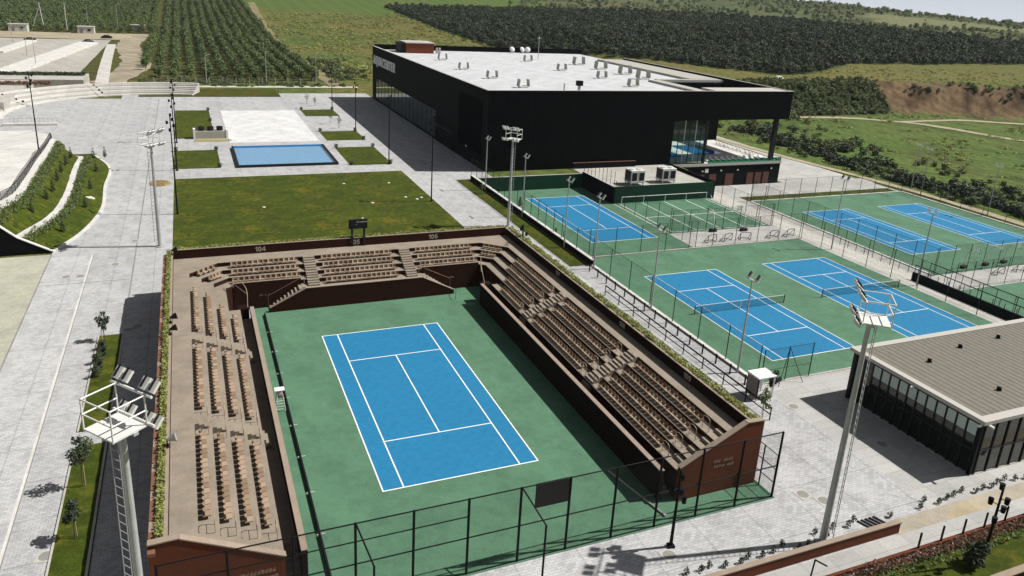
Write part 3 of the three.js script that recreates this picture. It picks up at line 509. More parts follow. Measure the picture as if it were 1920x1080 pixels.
  mk('annex_wall', [bb(71.9, 98.9, L2, -0.4, -70.3, -70)], M.darkwall, o); mk('annex_flank', [bb(98.6, 98.9, L2, -0.36, -93, -70.3)], M.darkwall, o);
  for (const [x, w] of [[75, 1.5], [78, 1.7], [81, 1.7], [85, 2], [90.5, 1.6], [92.6, 1.6], [94.7, 1.5]]) mk('door', [bb(x, x + w, L2, L2 + 2.5, -69.99, -69.93)], M.doorBrown, o);
  for (const x of [79, 83.6, 87.8, 96.5]) mk('wall_lamp', [bb(x, x + 0.3, L2 + 3.1, L2 + 3.35, -69.99, -69.85)], M.white, o);
  mk('house_number', [bb(79.8, 80.6, L2 + 2.9, L2 + 3.7, -69.99, -69.94)], M.white, o);
  mk('terrace_rail', [bb(80.1, 98.8, 0.12, 0.9, -69.9, -69.86)], M.railGreen, o);
}
{ // terrace pool, loungers
  tag(mk('terrace_pool', [bb(83.2, 90.4, 0.005, 0.05, -88, -78.5)], M.poolBlue), 'dark blue pool let into the white terrace', 'pool');
  const l = thing('sun_lounger', 'white sun lounger on the terrace beside the black building', 'sun lounger', [81.6, 0, -72.4], 0, 'loungers on the terrace');
  mk('frame', [bx(0.6, 0.06, 1.3, 0, 0.26, 0.3), bx(0.5, 0.26, 0.05, 0, 0, 0.85), bx(0.5, 0.26, 0.05, 0, 0, -0.3)], M.white, l);
  const b = new THREE.BoxGeometry(0.6, 0.06, 0.75); b.rotateX(0.8); b.translate(0, 0.52, -0.55); mk('backrest', [b], M.white, l);
  for (let i = 1; i < 11; i++) copy(l, [81.6 + i * 1.42, 0, -72.4 + rr(-0.1, 0.1)], rr(-0.1, 0.1));
  for (let i = 0; i < 11; i++) copy(l, [96.6 + rr(-0.2, 0.2), 0, -73.8 - i * 1.45], 1.2 + rr(-0.1, 0.1));
}
function vent(x, z, big) { return [x, z, big]; }
{ // smoke vents: curb with two open flaps
  const mkv = (nm, k, label) => {
    const o = thing('smoke_vent', label, 'roof vent', [0, 13.5, 0], 0, nm);
    mk('curb', [rbx(1.7 * k, 0.35, 1.4 * k, 0, 0, 0, 0.05)], M.ventTop, o);
    for (const s of [-1, 1]) { const g = new THREE.BoxGeometry(0.1, 1.35 * k, 1.3 * k); g.rotateZ(s * 0.12); g.translate(s * 1.0 * k, 0.25 + 0.7 * k, 0); mk('flap', [g], M.ventGray, o); }
    return o;
  };
  const v0 = mkv('open vents on the white roof', 1, 'grey roof vent with two raised flaps on the white roof');
  [[44, -133], [42.3, -112], [43, -96], [44, -82], [67.4, -113], [69.6, -84], [70, -98], [67.8, -134]].forEach((p, i) => { const l = 'grey roof vent with raised flaps, ' + ['nearest the brick plant room', 'second from the brick plant room', 'third from the brick plant room', 'in the front corner on the sign side', 'in the middle of the white roof', 'closest to the front edge near the cowl', 'just behind the one closest to the front edge', 'beside the thin mast'][i]; if (i) copy(v0, [p[0], 13.5, p[1]], 0, l); else { v0.position.set(p[0], 13.5, p[1]); v0.userData.label = l; } });
  const v1 = mkv('long vents beside the grey roof strip', 1.35, 'larger open roof vent beside the grey strip of the white roof');
  [[79.2, -127], [80.2, -117], [81, -106.5], [80.4, -97.5]].forEach((p, i) => { const l = 'larger open roof vent beside the grey strip, ' + ord(4 - i) + ' from the roof opening'; if (i) copy(v1, [p[0], 13.5, p[1]], 0, l); else { v1.position.set(p[0], 13.5, p[1]); v1.userData.label = l; } });
  const dish = thing('satellite_dish', 'white satellite dish near the far parapet of the white roof', 'dish', [73, 13.5, -157.5], 0, 'dishes by the far parapet');
  mk('stand', [cyl(0.06, 0.06, 1.0, 0, 0, 0)], M.galv, dish); const dg = new THREE.SphereGeometry(1.0, 10, 5, 0, Math.PI * 2, 0, 1.0); dg.rotateX(1.1); dg.translate(0, 0.9, -0.5); mk('reflector', [dg], M.whiteD, dish);
  dish.userData.label = 'white satellite dish by the far parapet, set apart from the other two'; copy(dish, [76.3, 13.5, -157.6], 0.3, 'white satellite dish by the far parapet, middle one of three'); copy(dish, [78, 13.5, -157.6], -0.2, 'white satellite dish by the far parapet, nearest the thin mast');
  const ch = thing('roof_cowl', 'dark vent cowl standing at the front edge of the white roof', 'chimney', [52.1, 13.5, -74.5]); mk('pipe', [cyl(0.3, 0.3, 1.4, 0, 0, 0)], M.galv, ch); mk('hood', [bx(1.1, 0.9, 0.9, 0, 1.4, 0)], M.steel, ch);
  const ms = thing('roof_mast', 'thin pale mast rising from the white roof', 'mast', [73.9, 13.5, -141]); mk('pole', [cyl(0.09, 0.06, 5.5, 0, 0, 0)], M.galv, ms); mk('tip', [cyl(0.16, 0.16, 0.4, 0, 5.5, 0)], M.white, ms);
  const pv = thing('roof_pipe', 'short vent pipe at the front edge of the white roof', 'pipe', [49, 13.5, -74.5]); mk('pipe', [cyl(0.14, 0.12, 1.8, 0, 0, 0)], M.ventGray, pv); mk('flange', [cyl(0.3, 0.3, 0.15, 0, 0, 0)], M.ventGray, pv);
  const bt = thing('roof_box', 'pale twin vents beside the brick plant room', 'roof vent', [48.6, 13.5, -151.5]); mk('stack', [bx(0.5, 1.5, 0.5, -0.4, 0, 0)], M.trim, bt); mk('stack', [bx(0.5, 1.5, 0.5, 0.4, 0, 0)], M.trim, bt);
}
{ // plant yard with two chillers
  const c = thing('chiller', 'white chiller with dark coils, the one nearer the black entrance wall', 'chiller', [55.6, 0.02, -57.8], 0, 'chillers in the plant yard');
  for (const s of [-1, 1]) { mk('case', [rbx(1.35, 2.1, 2.2, s * 0.72, 0.6, 0, 0.06)], M.hvac, c); mk('fan', [cyl(0.5, 0.5, 0.14, s * 0.72, 2.7, 0, 12)], M.ventTop, c); const g = new THREE.ConeGeometry(0.5, 1.2, 3); g.rotateX(0); g.translate(s * 0.72, 1.6, 1.02); mk('coil', [bb(s * 0.72 - 0.5, s * 0.72 + 0.5, 0.9, 2.3, 1.08, 1.12)], M.black, c); }
  mk('coil', [bb(-1.46, -1.41, 0.8, 2.5, -0.9, 0.9)], M.black, c); mk('base_frame', [bx(2.9, 0.12, 2.2, 0, 0.48, 0)], M.galv, c); for (const a of [-1.2, 1.2]) for (const b of [-0.9, 0.9]) mk('leg', [bx(0.14, 0.48, 0.14, a, 0, b)], M.galv, c);
  copy(c, [62.3, 0.02, -58.2], 0, 'white chiller with dark coils, the one nearer the glazed entrance');
  const y = thing('yard_wall', 'dark walls round the raised plant yard, green where they face the lanes', 'wall', [0, 0, 0]);
  mk('green_face', [bb(50.2, 70.5, L1, 0.5, -55.2, -54.95)], M.dgreen, y); mk('side_wall', [bb(49.9, 50.18, L1, 0.5, -66.4, -54.95)], M.darkwall, y); mk('side_wall', [bb(70.52, 70.8, L2, 0.6, -69.8, -54.95)], M.darkwall, y);
  mk('coping', [bb(49.86, 50.22, 0.5, 0.55, -66.5, -54.9)], M.trim, y); mk('rear_wall', [bb(50, 63.5, 0.02, 1.1, -70.6, -70.4)], M.darkwall, y); mk('rear_coping', [bb(50, 63.5, 1.1, 1.16, -70.65, -70.35)], M.brown2, y);
  for (let i = 0; i < 9; i++) mk('fence_post', [cyl(0.04, 0.04, 2.6, 50.05, 0.5, -66 + i * 1.35)], M.post, y);
}
{ // walls round the sunken courts
  const w = thing('court_retaining_wall', 'low black wall with pale coping along the grass verge beside the courts', 'wall', [0, 0, 0]);
  mk('wall', [bb(28.2, 28.5, L1, 0.75, -66.2, -22.5)], M.darkwall, w); mk('coping', [bb(28.15, 28.62, 0.75, 0.82, -66.25, -22.45)], M.whiteConc, w);
  const e = thing('court_end_wall', 'dark green end wall behind the blue court nearest the black building', 'wall', [0, 0, 0]);
  mk('wall', [bb(28.5, 49.88, L1, 0.1, -66.45, -66.2)], M.dgreen, e); mk('coping', [bb(28.5, 49.88, 0.1, 0.16, -66.5, -66.18)], M.conc, e);
  const k = thing('court_kerb', 'pale concrete kerb between the path and the nearer sunken court', 'kerb', [0, 0, 0]);
  mk('wall', [bb(28.3, 28.5, L1, 0.1, -22.4, 7.6)], M.conc, k); mk('top', [bb(28.15, 28.55, 0.1, 0.2, -22.4, 7.7)], M.whiteConc, k); mk('wall', [bb(28.52, 60, L1, -0.01, 7.42, 7.62)], M.conc, k);
  struct('divider_kerb', [bb(28.6, 50, L1, L1 + 0.12, -31.48, -31.22)], M.conc); struct('court_kerb_strip', [bb(50, 69, L1, L1 + 0.1, -31.48, -31.22)], M.conc);
  for (const q of [[81.9, 82.3, -58, -18], [82.3, 121.5, -58.4, -58.05], [121.5, 121.9, -58.3, 7]]) struct('roadside_kerb', [bb(q[0], q[1], L2, L2 + 0.12, q[2], q[3])], M.whiteConc);
}
// ------------------------------------------------------------------ clubhouse
{
  const o = thing('clubhouse', 'low glazed pavilion with a grey-brown seamed roof', 'building', [0, 0, 0]);
  const x0 = 34.3, x1 = 62, z0 = 11.6, z1 = 23.1, h = 4.25;
  mk('floor', [bb(x0, x1, 0.005, 0.06, z0, z1)], M.conc, o); mk('rear_wall', [bb(x0 + 0.2, x1, 0.06, h, z0, z0 + 0.25)], M.darkwall, o); mk('core_wall', [bb(x0 + 6, x1, 0.06, h, 16.5, 16.8)], M.darkwall, o);
  mk('ceiling', [bb(x0 + 0.1, x1, h, h + 0.12, z0 + 0.1, z1 - 0.1)], M.black, o);
  mk('roof', [bb(x0 - 0.1, x1 + 0.2, h + 0.12, h + 0.22, z0 - 0.1, z1 + 0.1)], M.roofG, o);
  for (let x = x0 + 1.0; x < x1; x += 0.62) mk('seam', [bb(x, x + 0.04, h + 0.22, h + 0.24, z0 + 0.35, z1 - 0.5)], M.roofG, o);
  mk('fascia', [bb(x0 - 0.35, x0 + 0.2, h + 0.05, h + 0.34, z0 - 0.3, z1 + 0.3)], M.trim, o); mk('fascia', [bb(x0 + 0.2, x1, h + 0.05, h + 0.33, z1 - 0.4, z1 + 0.3)], M.trim, o); mk('fascia', [bb(x0 + 0.2, x1, h + 0.05, h + 0.33, z0 - 0.3, z0 + 0.3)], M.trim, o);
  const n = 13; // west glass front
  for (let i = 0; i < n; i++) {
    const a = z0 + 0.3 + (z1 - z0 - 0.6) * i / n, b = z0 + 0.3 + (z1 - z0 - 0.6) * (i + 1) / n;
    mk('mullion', [bb(x0 - 0.02, x0 + 0.14, 0.06, h, a - 0.06, a + 0.06)], M.black, o);
    mk('pane', [bb(x0 + 0.04, x0 + 0.06, 2.0, 3.98, a + 0.08, b - 0.08)], M.tint, o); mk('pane', [bb(x0 + 0.04, x0 + 0.06, 0.15, 1.86, a + 0.08, b - 0.08)], M.tint, o);
    if (i > 1) mk('frosted_film', [bb(x0 + 0.022, x0 + 0.036, 3.05, 3.98, a + 0.08, b - 0.08)], M.blind, o); if (i > 1) mk('curtain', [bb(x0 + 0.3, x0 + 0.33, 2.0, 3.05, a + 0.1, b - 0.1)], M.curtain, o);
  }
  mk('transom', [bb(x0, x0 + 0.13, 1.87, 1.99, z0 + 0.3, z1 - 0.3)], M.black, o); mk('head_rail', [bb(x0, x0 + 0.13, 4.0, h, z0 + 0.3, z1 - 0.3)], M.black, o);
  mk('corner_post', [bb(x0 - 0.04, x0 + 0.24, 0, h + 0.05, z1 - 0.3, z1 - 0.02)], M.steel, o); mk('corner_post', [bb(x0 - 0.1, x0 + 0.3, 0, h + 0.05, z0 - 0.04, z0 + 0.26)], M.black, o);
  for (let i = 0; i < 22; i++) { // south glass front
    const a = x0 + 0.4 + i * 1.25; mk('mullion', [bb(a - 0.05, a + 0.05, 0.06, h, z1 - 0.14, z1 + 0.02)], M.black, o); if (i < 21) { mk('pane', [bb(a + 0.07, a + 1.18, 2.0, 3.98, z1 - 0.08, z1 - 0.06)], M.tint, o); mk('pane', [bb(a + 0.07, a + 1.18, 0.15, 1.86, z1 - 0.08, z1 - 0.06)], M.tint, o); }
  }
  mk('transom', [bb(x0 + 0.3, x1, 1.87, 1.99, z1 - 0.13, z1)], M.black, o); mk('head_rail', [bb(x0 + 0.3, x1, 4.0, h, z1 - 0.13, z1)], M.black, o);
  for (const [x, z] of [[38.4, 15.2], [43.5, 14], [48.8, 13.6], [46.5, 18.0], [39.6, 20.3], [51.5, 19.3], [55, 15]]) mk('roof_bracket', [bx(0.12, 0.3, 0.3, x, h + 0.24, z, 0.5), bx(0.22, 0.06, 0.3, x + 0.1, h + 0.24, z, 0.5)], M.steel, o);
  mk('security_camera', [bx(0.3, 0.14, 0.14, x0 - 0.5, h - 0.05, 17.6)], M.white, o); mk('security_camera', [bx(0.3, 0.14, 0.14, x0 - 0.45, h - 0.12, z1 + 0.05)], M.white, o); mk('security_camera', [bx(0.14, 0.14, 0.35, x0 + 0.2, h - 0.1, z1 + 0.45)], M.white, o);
  for (const [x, z] of [[36, 13], [37.4, 14.2], [36.2, 15.6], [38, 21.5], [40.5, 22]]) { mk('table', [bx(0.9, 0.05, 0.9, x, 0.75, z), cyl(0.04, 0.04, 0.7, x, 0.06, z)], M.white, o); mk('chair', [bx(0.45, 0.45, 0.45, x + 0.7, 0.06, z + 0.2), bx(0.08, 0.5, 0.45, x + 0.95, 0.5, z + 0.2)], M.steel, o); }
  for (const i of [0, 5, 9]) mk('interior_column', [cyl(0.22, 0.22, 4.1, x0 + 3, 0.06, z0 + 1.5 + i, 10)], M.trim, o);
}
{ // reflecting pool before the white floor
  const o = thing('reflecting_pool', 'shallow blue pool with black rim between the small lawns', 'pool', [0, 0, 0]);
  mk('basin', [bb(-8.3, 8.3, 0.01, 0.06, -96.6, -80.6)], M.poolFloor, o); mk('water', [bb(-8.1, 8.1, 0.28, 0.3, -96.4, -80.8)], M.poolWater, o);
  mk('rim', [bb(-8.5, -8.12, 0.01, 0.42, -96.8, -80.4)], M.black, o); mk('rim', [bb(8.12, 8.5, 0.01, 0.42, -96.8, -80.4)], M.black, o); mk('rim', [bb(-8.1, 8.1, 0.01, 0.42, -80.78, -80.4)], M.black, o); mk('rim', [bb(-8.1, 8.1, 0.01, 0.42, -96.8, -96.42)], M.poolEdge, o);
}
// ------------------------------------------------------------------ chain-link fences
function fence(name, label, a, b, y, h, step, o = {}) {
  const [x0, z0] = a, [x1, z1] = b, L = Math.hypot(x1 - x0, z1 - z0), n = Math.max(1, Math.round(L / step)), t = thing(name, label, 'fence', [x0, y, z0], Math.atan2(-(z1 - z0), x1 - x0), o.group || 'chain-link court fences');
  const r = o.r || 0.045, pm = o.m || M.post;
  const pg = geo([cyl(r, r, h, 0, 0, 0, 6)]);
  for (let i = 0; i <= n; i++) { const p = mk('post', pg, pm, t, true); p.position.x = L * i / n; }
  for (const q of o.rails || [h - 0.04]) mk('rail', [rod(V(0, q, 0), V(L, q, 0), o.rr || 0.02, 5)], pm, t);
  if (o.mesh !== false) for (let i = 0; i < n; i++) { const w = L / n, g = new THREE.PlaneGeometry(w - 0.06, h - 0.1); g.translate(L * i / n + w / 2, h / 2, 0.0); mk('mesh', [g], M.link, t); }
  return t;
}
{
  const f = fence('court_fence', 'tall black fence across the open end of the stadium court', [-18.2, 20.45], [18.72, 20.45], 0, 5, 3.08, { r: 0.075, m: M.steel, rr: 0.04, rails: [4.97, 2.45, 0.06] });
  mk('rail', [rod(V(0, 3.85, 0), V(15.4, 3.85, 0), 0.035, 5)], M.steel, f);
  mk('board', [bb(19.35, 21.4, 3.5, 5.02, -0.03, 0.12)], M.black, f);
  for (const x of [9.25, 18.5]) { mk('brace', [rod(V(x, 4.97, 0), V(x + 0.4, 4.2, 2.4), 0.045, 6)], M.steel, f); mk('brace_post', [rod(V(x + 0.4, 4.2, 2.4), V(x + 0.4, 0, 2.4), 0.06, 6)], M.steel, f); }
  fence('gate_fence', 'short black fence and gate frame beside the gable of the shaded stand', [18.72, 20.4], [18.72, 16.6], 0, 3.2, 1.3, { r: 0.05, m: M.steel, rr: 0.03, rails: [3.17, 2.1, 1.1, 0.1] });
  fence('court_fence', 'green post fence on the low black wall beside the grass verge', [28.4, -66.2], [28.4, -31.3], 0.82, 3, 2.5);
  fence('court_fence', 'green post fence on the kerb beside the path and the nearer court', [28.35, -31.2], [28.35, 7.3], 0.2, 3.4, 4.3);
  fence('court_fence', 'green post fence dividing the court by the green wall from the nearer pair', [28.7, -31.35], [69, -31.35], L1 + 0.1, 4, 4.03);
  fence('court_fence', 'green post fence along the concrete walk beside the middle courts', [69.2, -31.2], [69.2, 6.3], L1, 4, 4.1);
  const e = fence('court_fence', 'green post fence with diagonal stays next to the pavilion', [28.6, 7.52], [34.0, 7.52], 0, 3.2, 2.7, { rails: [3.15, 1.2] });
  mk('stay', [rod(V(2.7, 3.1, 0), V(1.2, 0, 0.9), 0.03, 5)], M.post, e); mk('stay', [rod(V(2.7, 3.1, 0), V(3.9, 0, 0.9), 0.03, 5)], M.post, e);
  fence('court_fence', 'green post fence between the marked lanes and the neighbouring blue court', [50.15, -54.8], [50.15, -31.6], L1, 4, 3.3);
  fence('court_fence', 'green post fence on the far side of the marked lanes', [69.5, -54.5], [69.5, -38], L1, 3.6, 3.3);
  fence('court_fence', 'green post fence along the marked lanes facing the concrete apron', [50.4, -38.1], [69.3, -38.1], L1, 3.6, 3.2);
  fence('court_fence', 'green post fence along the walk beside the lower courts', [82.1, -58], [82.1, -18], L2 + 0.1, 4, 3.6);
  fence('court_fence', 'green post fence behind the lower courts toward the black building', [82.1, -58.2], [121.7, -58.2], L2 + 0.1, 4, 4);
  fence('court_fence', 'green post fence between the lower courts and the open field', [121.7, -58.2], [121.7, 6], L2 + 0.12, 4, 4.6);
  fence('court_fence', 'green post fence closing the near end of the lower courts', [82.1, -17.8], [121.7, -17.8], L2, 4.4, 3.3);
  fence('court_fence', 'green post fence around the partly hidden court at the edge of view', [79.4, -12.7], [121.4, -12.7], L2, 4, 3.5);
}
{ // black railing and bollards along the path by the shaded stand
  const t = thing('path_railing', 'black twin-rail railing along the path outside the shaded stand', 'railing', [25.3, 0, -14]);
  for (let i = 0; i < 10; i++) mk('post', [cyl(0.05, 0.05, 1.1, 0, 0, i * 2.95)], M.steel, t);
  mk('rail', [rod(V(0, 1.08, 0), V(0, 1.08, 26.6), 0.075, 6)], M.steel, t); mk('rail', [rod(V(0, 0.5, 0), V(0, 0.5, 26.6), 0.05, 6)], M.steel, t);
  const b = thing('bollard', 'black bollard in the row along the court kerb', 'bollard', [27.1, 0, -21], 0, 'bollards along the court kerb'); mk('shaft', [cyl(0.07, 0.07, 0.9, 0, 0, 0)], M.steel, b); mk('cap', [cyl(0.09, 0.06, 0.08, 0, 0.9, 0)], M.steel, b);
  b.userData.label = 'black bollard by the court kerb, farthest from the white booth'; for (let i = 1; i < 15; i++) copy(b, [27.1, 0, -21 + i * 2.02], 0, 'black bollard by the court kerb, ' + ord(15 - i) + ' counted from the white booth');
  const k = thing('white_booth', 'small white open-sided booth beside the court kerb', 'booth', [27.0, 0, 9.2]);
  mk('roof', [rbx(1.9, 0.16, 1.5, 0, 2.0, 0, 0.05)], M.white, k); mk('wall', [bb(-0.85, -0.78, 0.2, 2.0, -0.7, 0.7)], M.stone, k); mk('wall', [bb(-0.85, 0.85, 0.2, 2.0, -0.7, -0.64)], M.white, k); for (const [x, z] of [[-0.8, 0.65], [0.8, 0.65], [0.8, -0.65]]) mk('post', [bx(0.1, 2, 0.1, x, 0, z)], M.white, k);
  const r = thing('ramp_railing', 'long black ramp wall with rails between the middle and lower courts', 'railing', [0, 0, 0]);
  mk('ramp_wall', [bb(73.2, 73.5, L2, -2.0, -14.5, 5.5)], M.darkwall, r); mk('ramp_floor', [bb(73.5, 76.2, L2 - 0.5, -3.4, -14, 5.5)], M.darkwall, r);
  for (const x of [73.35, 76.2]) { for (let i = 0; i < 9; i++) mk('post', [cyl(0.04, 0.04, x < 74 ? 1.1 : 2.5, x, x < 74 ? -2.0 : -3.5, -14.3 + i * 2.4)], M.steel, r); mk('rail', [rod(V(x, -0.95, -14.4), V(x, -0.95, 5.2), 0.06, 6)], M.steel, r); }
  fence('post_row', 'double row of short dark stakes along the concrete walk', [78.3, -32], [78.3, 5], L2 + 0.35, 1.2, 1.6, { mesh: false, rails: [], group: 'low stakes by the walk' });
}
// ------------------------------------------------------------------ floodlight towers
const floodGeo = geo([bx(0.38, 0.5, 0.12, 0, -0.26, 0)]), floodFace = geo([bx(0.33, 0.44, 0.03, 0, -0.23, 0.07)]);
function addFlood(par, x, y, z, ry, tilt) { const o = new THREE.Group(); o.name = 'floodlight'; o.position.set(x, y, z); o.rotation.set(tilt, ry, 0, 'YXZ'); par.add(o); mk('housing', floodGeo, M.ventTop, o, true); mk('lens', floodFace, M.lampGlass, o, true); mk('bracket', [bx(0.06, 0.5, 0.06, 0, -0.2, -0.12)], M.black, o); }
function tower(x, z, ry, h, label) { // floods face local +z
  const t = thing('floodlight_tower', label, 'floodlight', [x, 0, z], ry, 'tall floodlight towers at the stadium corners');
  mk('pole', [cyl(0.22, 0.13, h, 0, 0, 0, 10)], M.galv, t); mk('foot', [cyl(0.45, 0.45, 0.1, 0, 0, 0, 10)], M.galv, t);
  const lad = (sx) => rod(V(sx, 0.6, -0.5), V(sx, h, -0.36), 0.025, 4);
  mk('ladder_rail', [lad(-0.24)], M.galv, t); mk('ladder_rail', [lad(0.24)], M.galv, t);
  for (let i = 0; i < h / 0.42 - 2; i++) { const y = 0.8 + i * 0.42, zz = -0.5 + 0.14 * y / h; mk('rung', [rod(V(-0.24, y, zz), V(0.24, y, zz), 0.022, 4)], M.galv, t); }
  mk('platform', [bb(-0.85, 0.85, h, h + 0.07, -0.95, 0.5)], M.whiteMetal, t); mk('platform_beam', [bb(-0.87, 0.87, h - 0.14, h, -0.1, 0.1)], M.galv, t);
  for (const [a, b] of [[-0.85, -0.95], [0.85, -0.95], [-0.85, 0.5], [0.85, 0.5]]) mk('cage_post', [rod(V(a, h, b), V(a, h + 1.35, b), 0.035, 5)], M.whiteMetal, t);
  for (const y of [0.7, 1.35]) { mk('cage_rail', [rod(V(-0.85, h + y, -0.95), V(0.85, h + y, -0.95), 0.035, 5)], M.whiteMetal, t); for (const s of [-0.85, 0.85]) mk('cage_rail', [rod(V(s, h + y, -0.95), V(s, h + y, 0.5), 0.035, 5)], M.whiteMetal, t); }
  for (const y of [0.1, 1.35]) { mk('crossbar', [rod(V(-1.2, h + y, 0.55), V(1.2, h + y, 0.55), 0.06, 6)], M.whiteMetal, t); for (const xx of [-1.2, -0.62, 0.62, 1.2]) addFlood(t, xx * 0.85, h + y + (y > 1 ? 0.3 : 0), 0.82, 0, 0.75); }
  return t;
}
M.whiteMetal = std(0xd6d6d2, 0.45, { metalness: 0.1 });
tower(-18.6, 23.5, Math.PI * 0.72, 14.3, 'white floodlight tower with ladder and caged platform beside the sunlit stand');
tower(18.75, 25.0, -Math.PI * 0.72, 14.9, 'grey floodlight tower standing in the plaza near the pavilion');
tower(24.3, -39.6, -Math.PI * 0.28, 12.2, 'white floodlight tower by the path in front of the black building');
tower(-19.6, -41.3, Math.PI * 0.28, 12.2, 'white floodlight tower on the plaza beside the large lawn');
{ // court light poles
  const p = (x, z, y, h, ry, label) => { const t = thing('court_light', label, 'floodlight', [x, y, z], ry, 'slim light poles round the courts'); mk('pole', [cyl(0.11, 0.06, h, 0, 0, 0, 7)], M.galv, t); mk('crossarm', [bx(1.5, 0.08, 0.08, 0, h - 0.05, 0)], M.whiteMetal, t); addFlood(t, -0.5, h + 0.3, 0.2, 0, 0.6); addFlood(t, 0.5, h + 0.3, 0.2, 0, 0.6); };
  p(28.1, -58.7, 0, 8.4, 1.6, 'slim twin-lamp pole on the grass verge nearest the black building'); p(28.1, -43.5, 0, 8.8, 1.6, 'slim twin-lamp pole on the grass verge halfway along the low black wall'); p(28.0, -29.6, 0, 8.8, 1.6, 'slim twin-lamp pole where the grass verge ends'); p(28.0, -21.6, 0, 8.8, 1.6, 'slim twin-lamp pole by the gate at the end of the black wall'); p(28.0, -9, 0, 8.8, 1.6, 'slim twin-lamp pole by the kerb level with the nearer net'); p(28.0, 5.2, 0, 8.8, 1.6, 'slim twin-lamp pole beside the white booth');
  p(123.4, -54.9, L2, 9.6, -1.6, 'slim twin-lamp pole by the far corner of the lower courts'); p(126.6, -60, L2 - 0.3, 9.6, -1.6, 'slim pole just outside the far corner of the lower courts'); p(123.1, -39.8, L2, 9.6, -1.6, 'slim twin-lamp pole between the lower courts and the field'); p(70.3, -11.3, L1, 9.8, -1.6, 'slim twin-lamp pole on the concrete walk level with the nets'); p(70.3, -26.1, L1, 10.5, 1.6, 'slim twin-lamp pole on the concrete walk near the apron');
}
{ // black lamp posts along the plaza
  const lp = (x, z, h, label, y = 0) => { const t = thing('lamp_post', label, 'lamp post', [x, y, z], rr(0, 6), 'thin black lamp posts of the plaza'); mk('base', [bx(0.4, 0.16, 0.4, 0, 0, 0)], M.dkrail, t); mk('pole', [cyl(0.11, 0.06, h, 0, 0, 0, 7)], M.dkrail, t); for (let i = 0; i < 5; i++) { const a = i * 2.4, y2 = h - 0.3 - i * 0.45; mk('spotlight', [rod(V(0, y2, 0), V(Math.cos(a) * 0.4, y2 + 0.1, Math.sin(a) * 0.4), 0.03, 4), cyl(0.13, 0.16, 0.4, Math.cos(a) * 0.42, y2 - 0.1, Math.sin(a) * 0.42, 7)], M.dkrail, t); } };
  lp(-17.7, -54.5, 13.5, 'black lamp post on the lawn edge nearest the end stand'); lp(-17.8, -80, 12.5, 'black lamp post at the corner of the lawn panel by the pool'); lp(-17.9, -103, 12, 'black lamp post beside the small pump house');
  lp(17.6, -54, 13, 'black lamp post at the lawn edge facing the paved path'); lp(17.3, -79.4, 12.5, 'black lamp post at the corner lawn panel nearest the black building'); lp(18, -112.3, 10.5, 'black lamp post by the middle small lawn panel'); lp(18, -141.5, 11, 'black lamp post by the farthest small lawn panel');
  lp(-38.2, -88, 12.5, 'black lamp post on the raised terrace near the curved steps', 2); lp(9.5, 22.3, 5.3, 'short black lamp post on a square base outside the stadium fence'); lp(26.5, 29.8, 5.5, 'black lamp post standing on the grass by the brown wall'); lp(18.4, -21.5, 1.8, 'short black light on the rim of the shaded stand', 4.45);
}
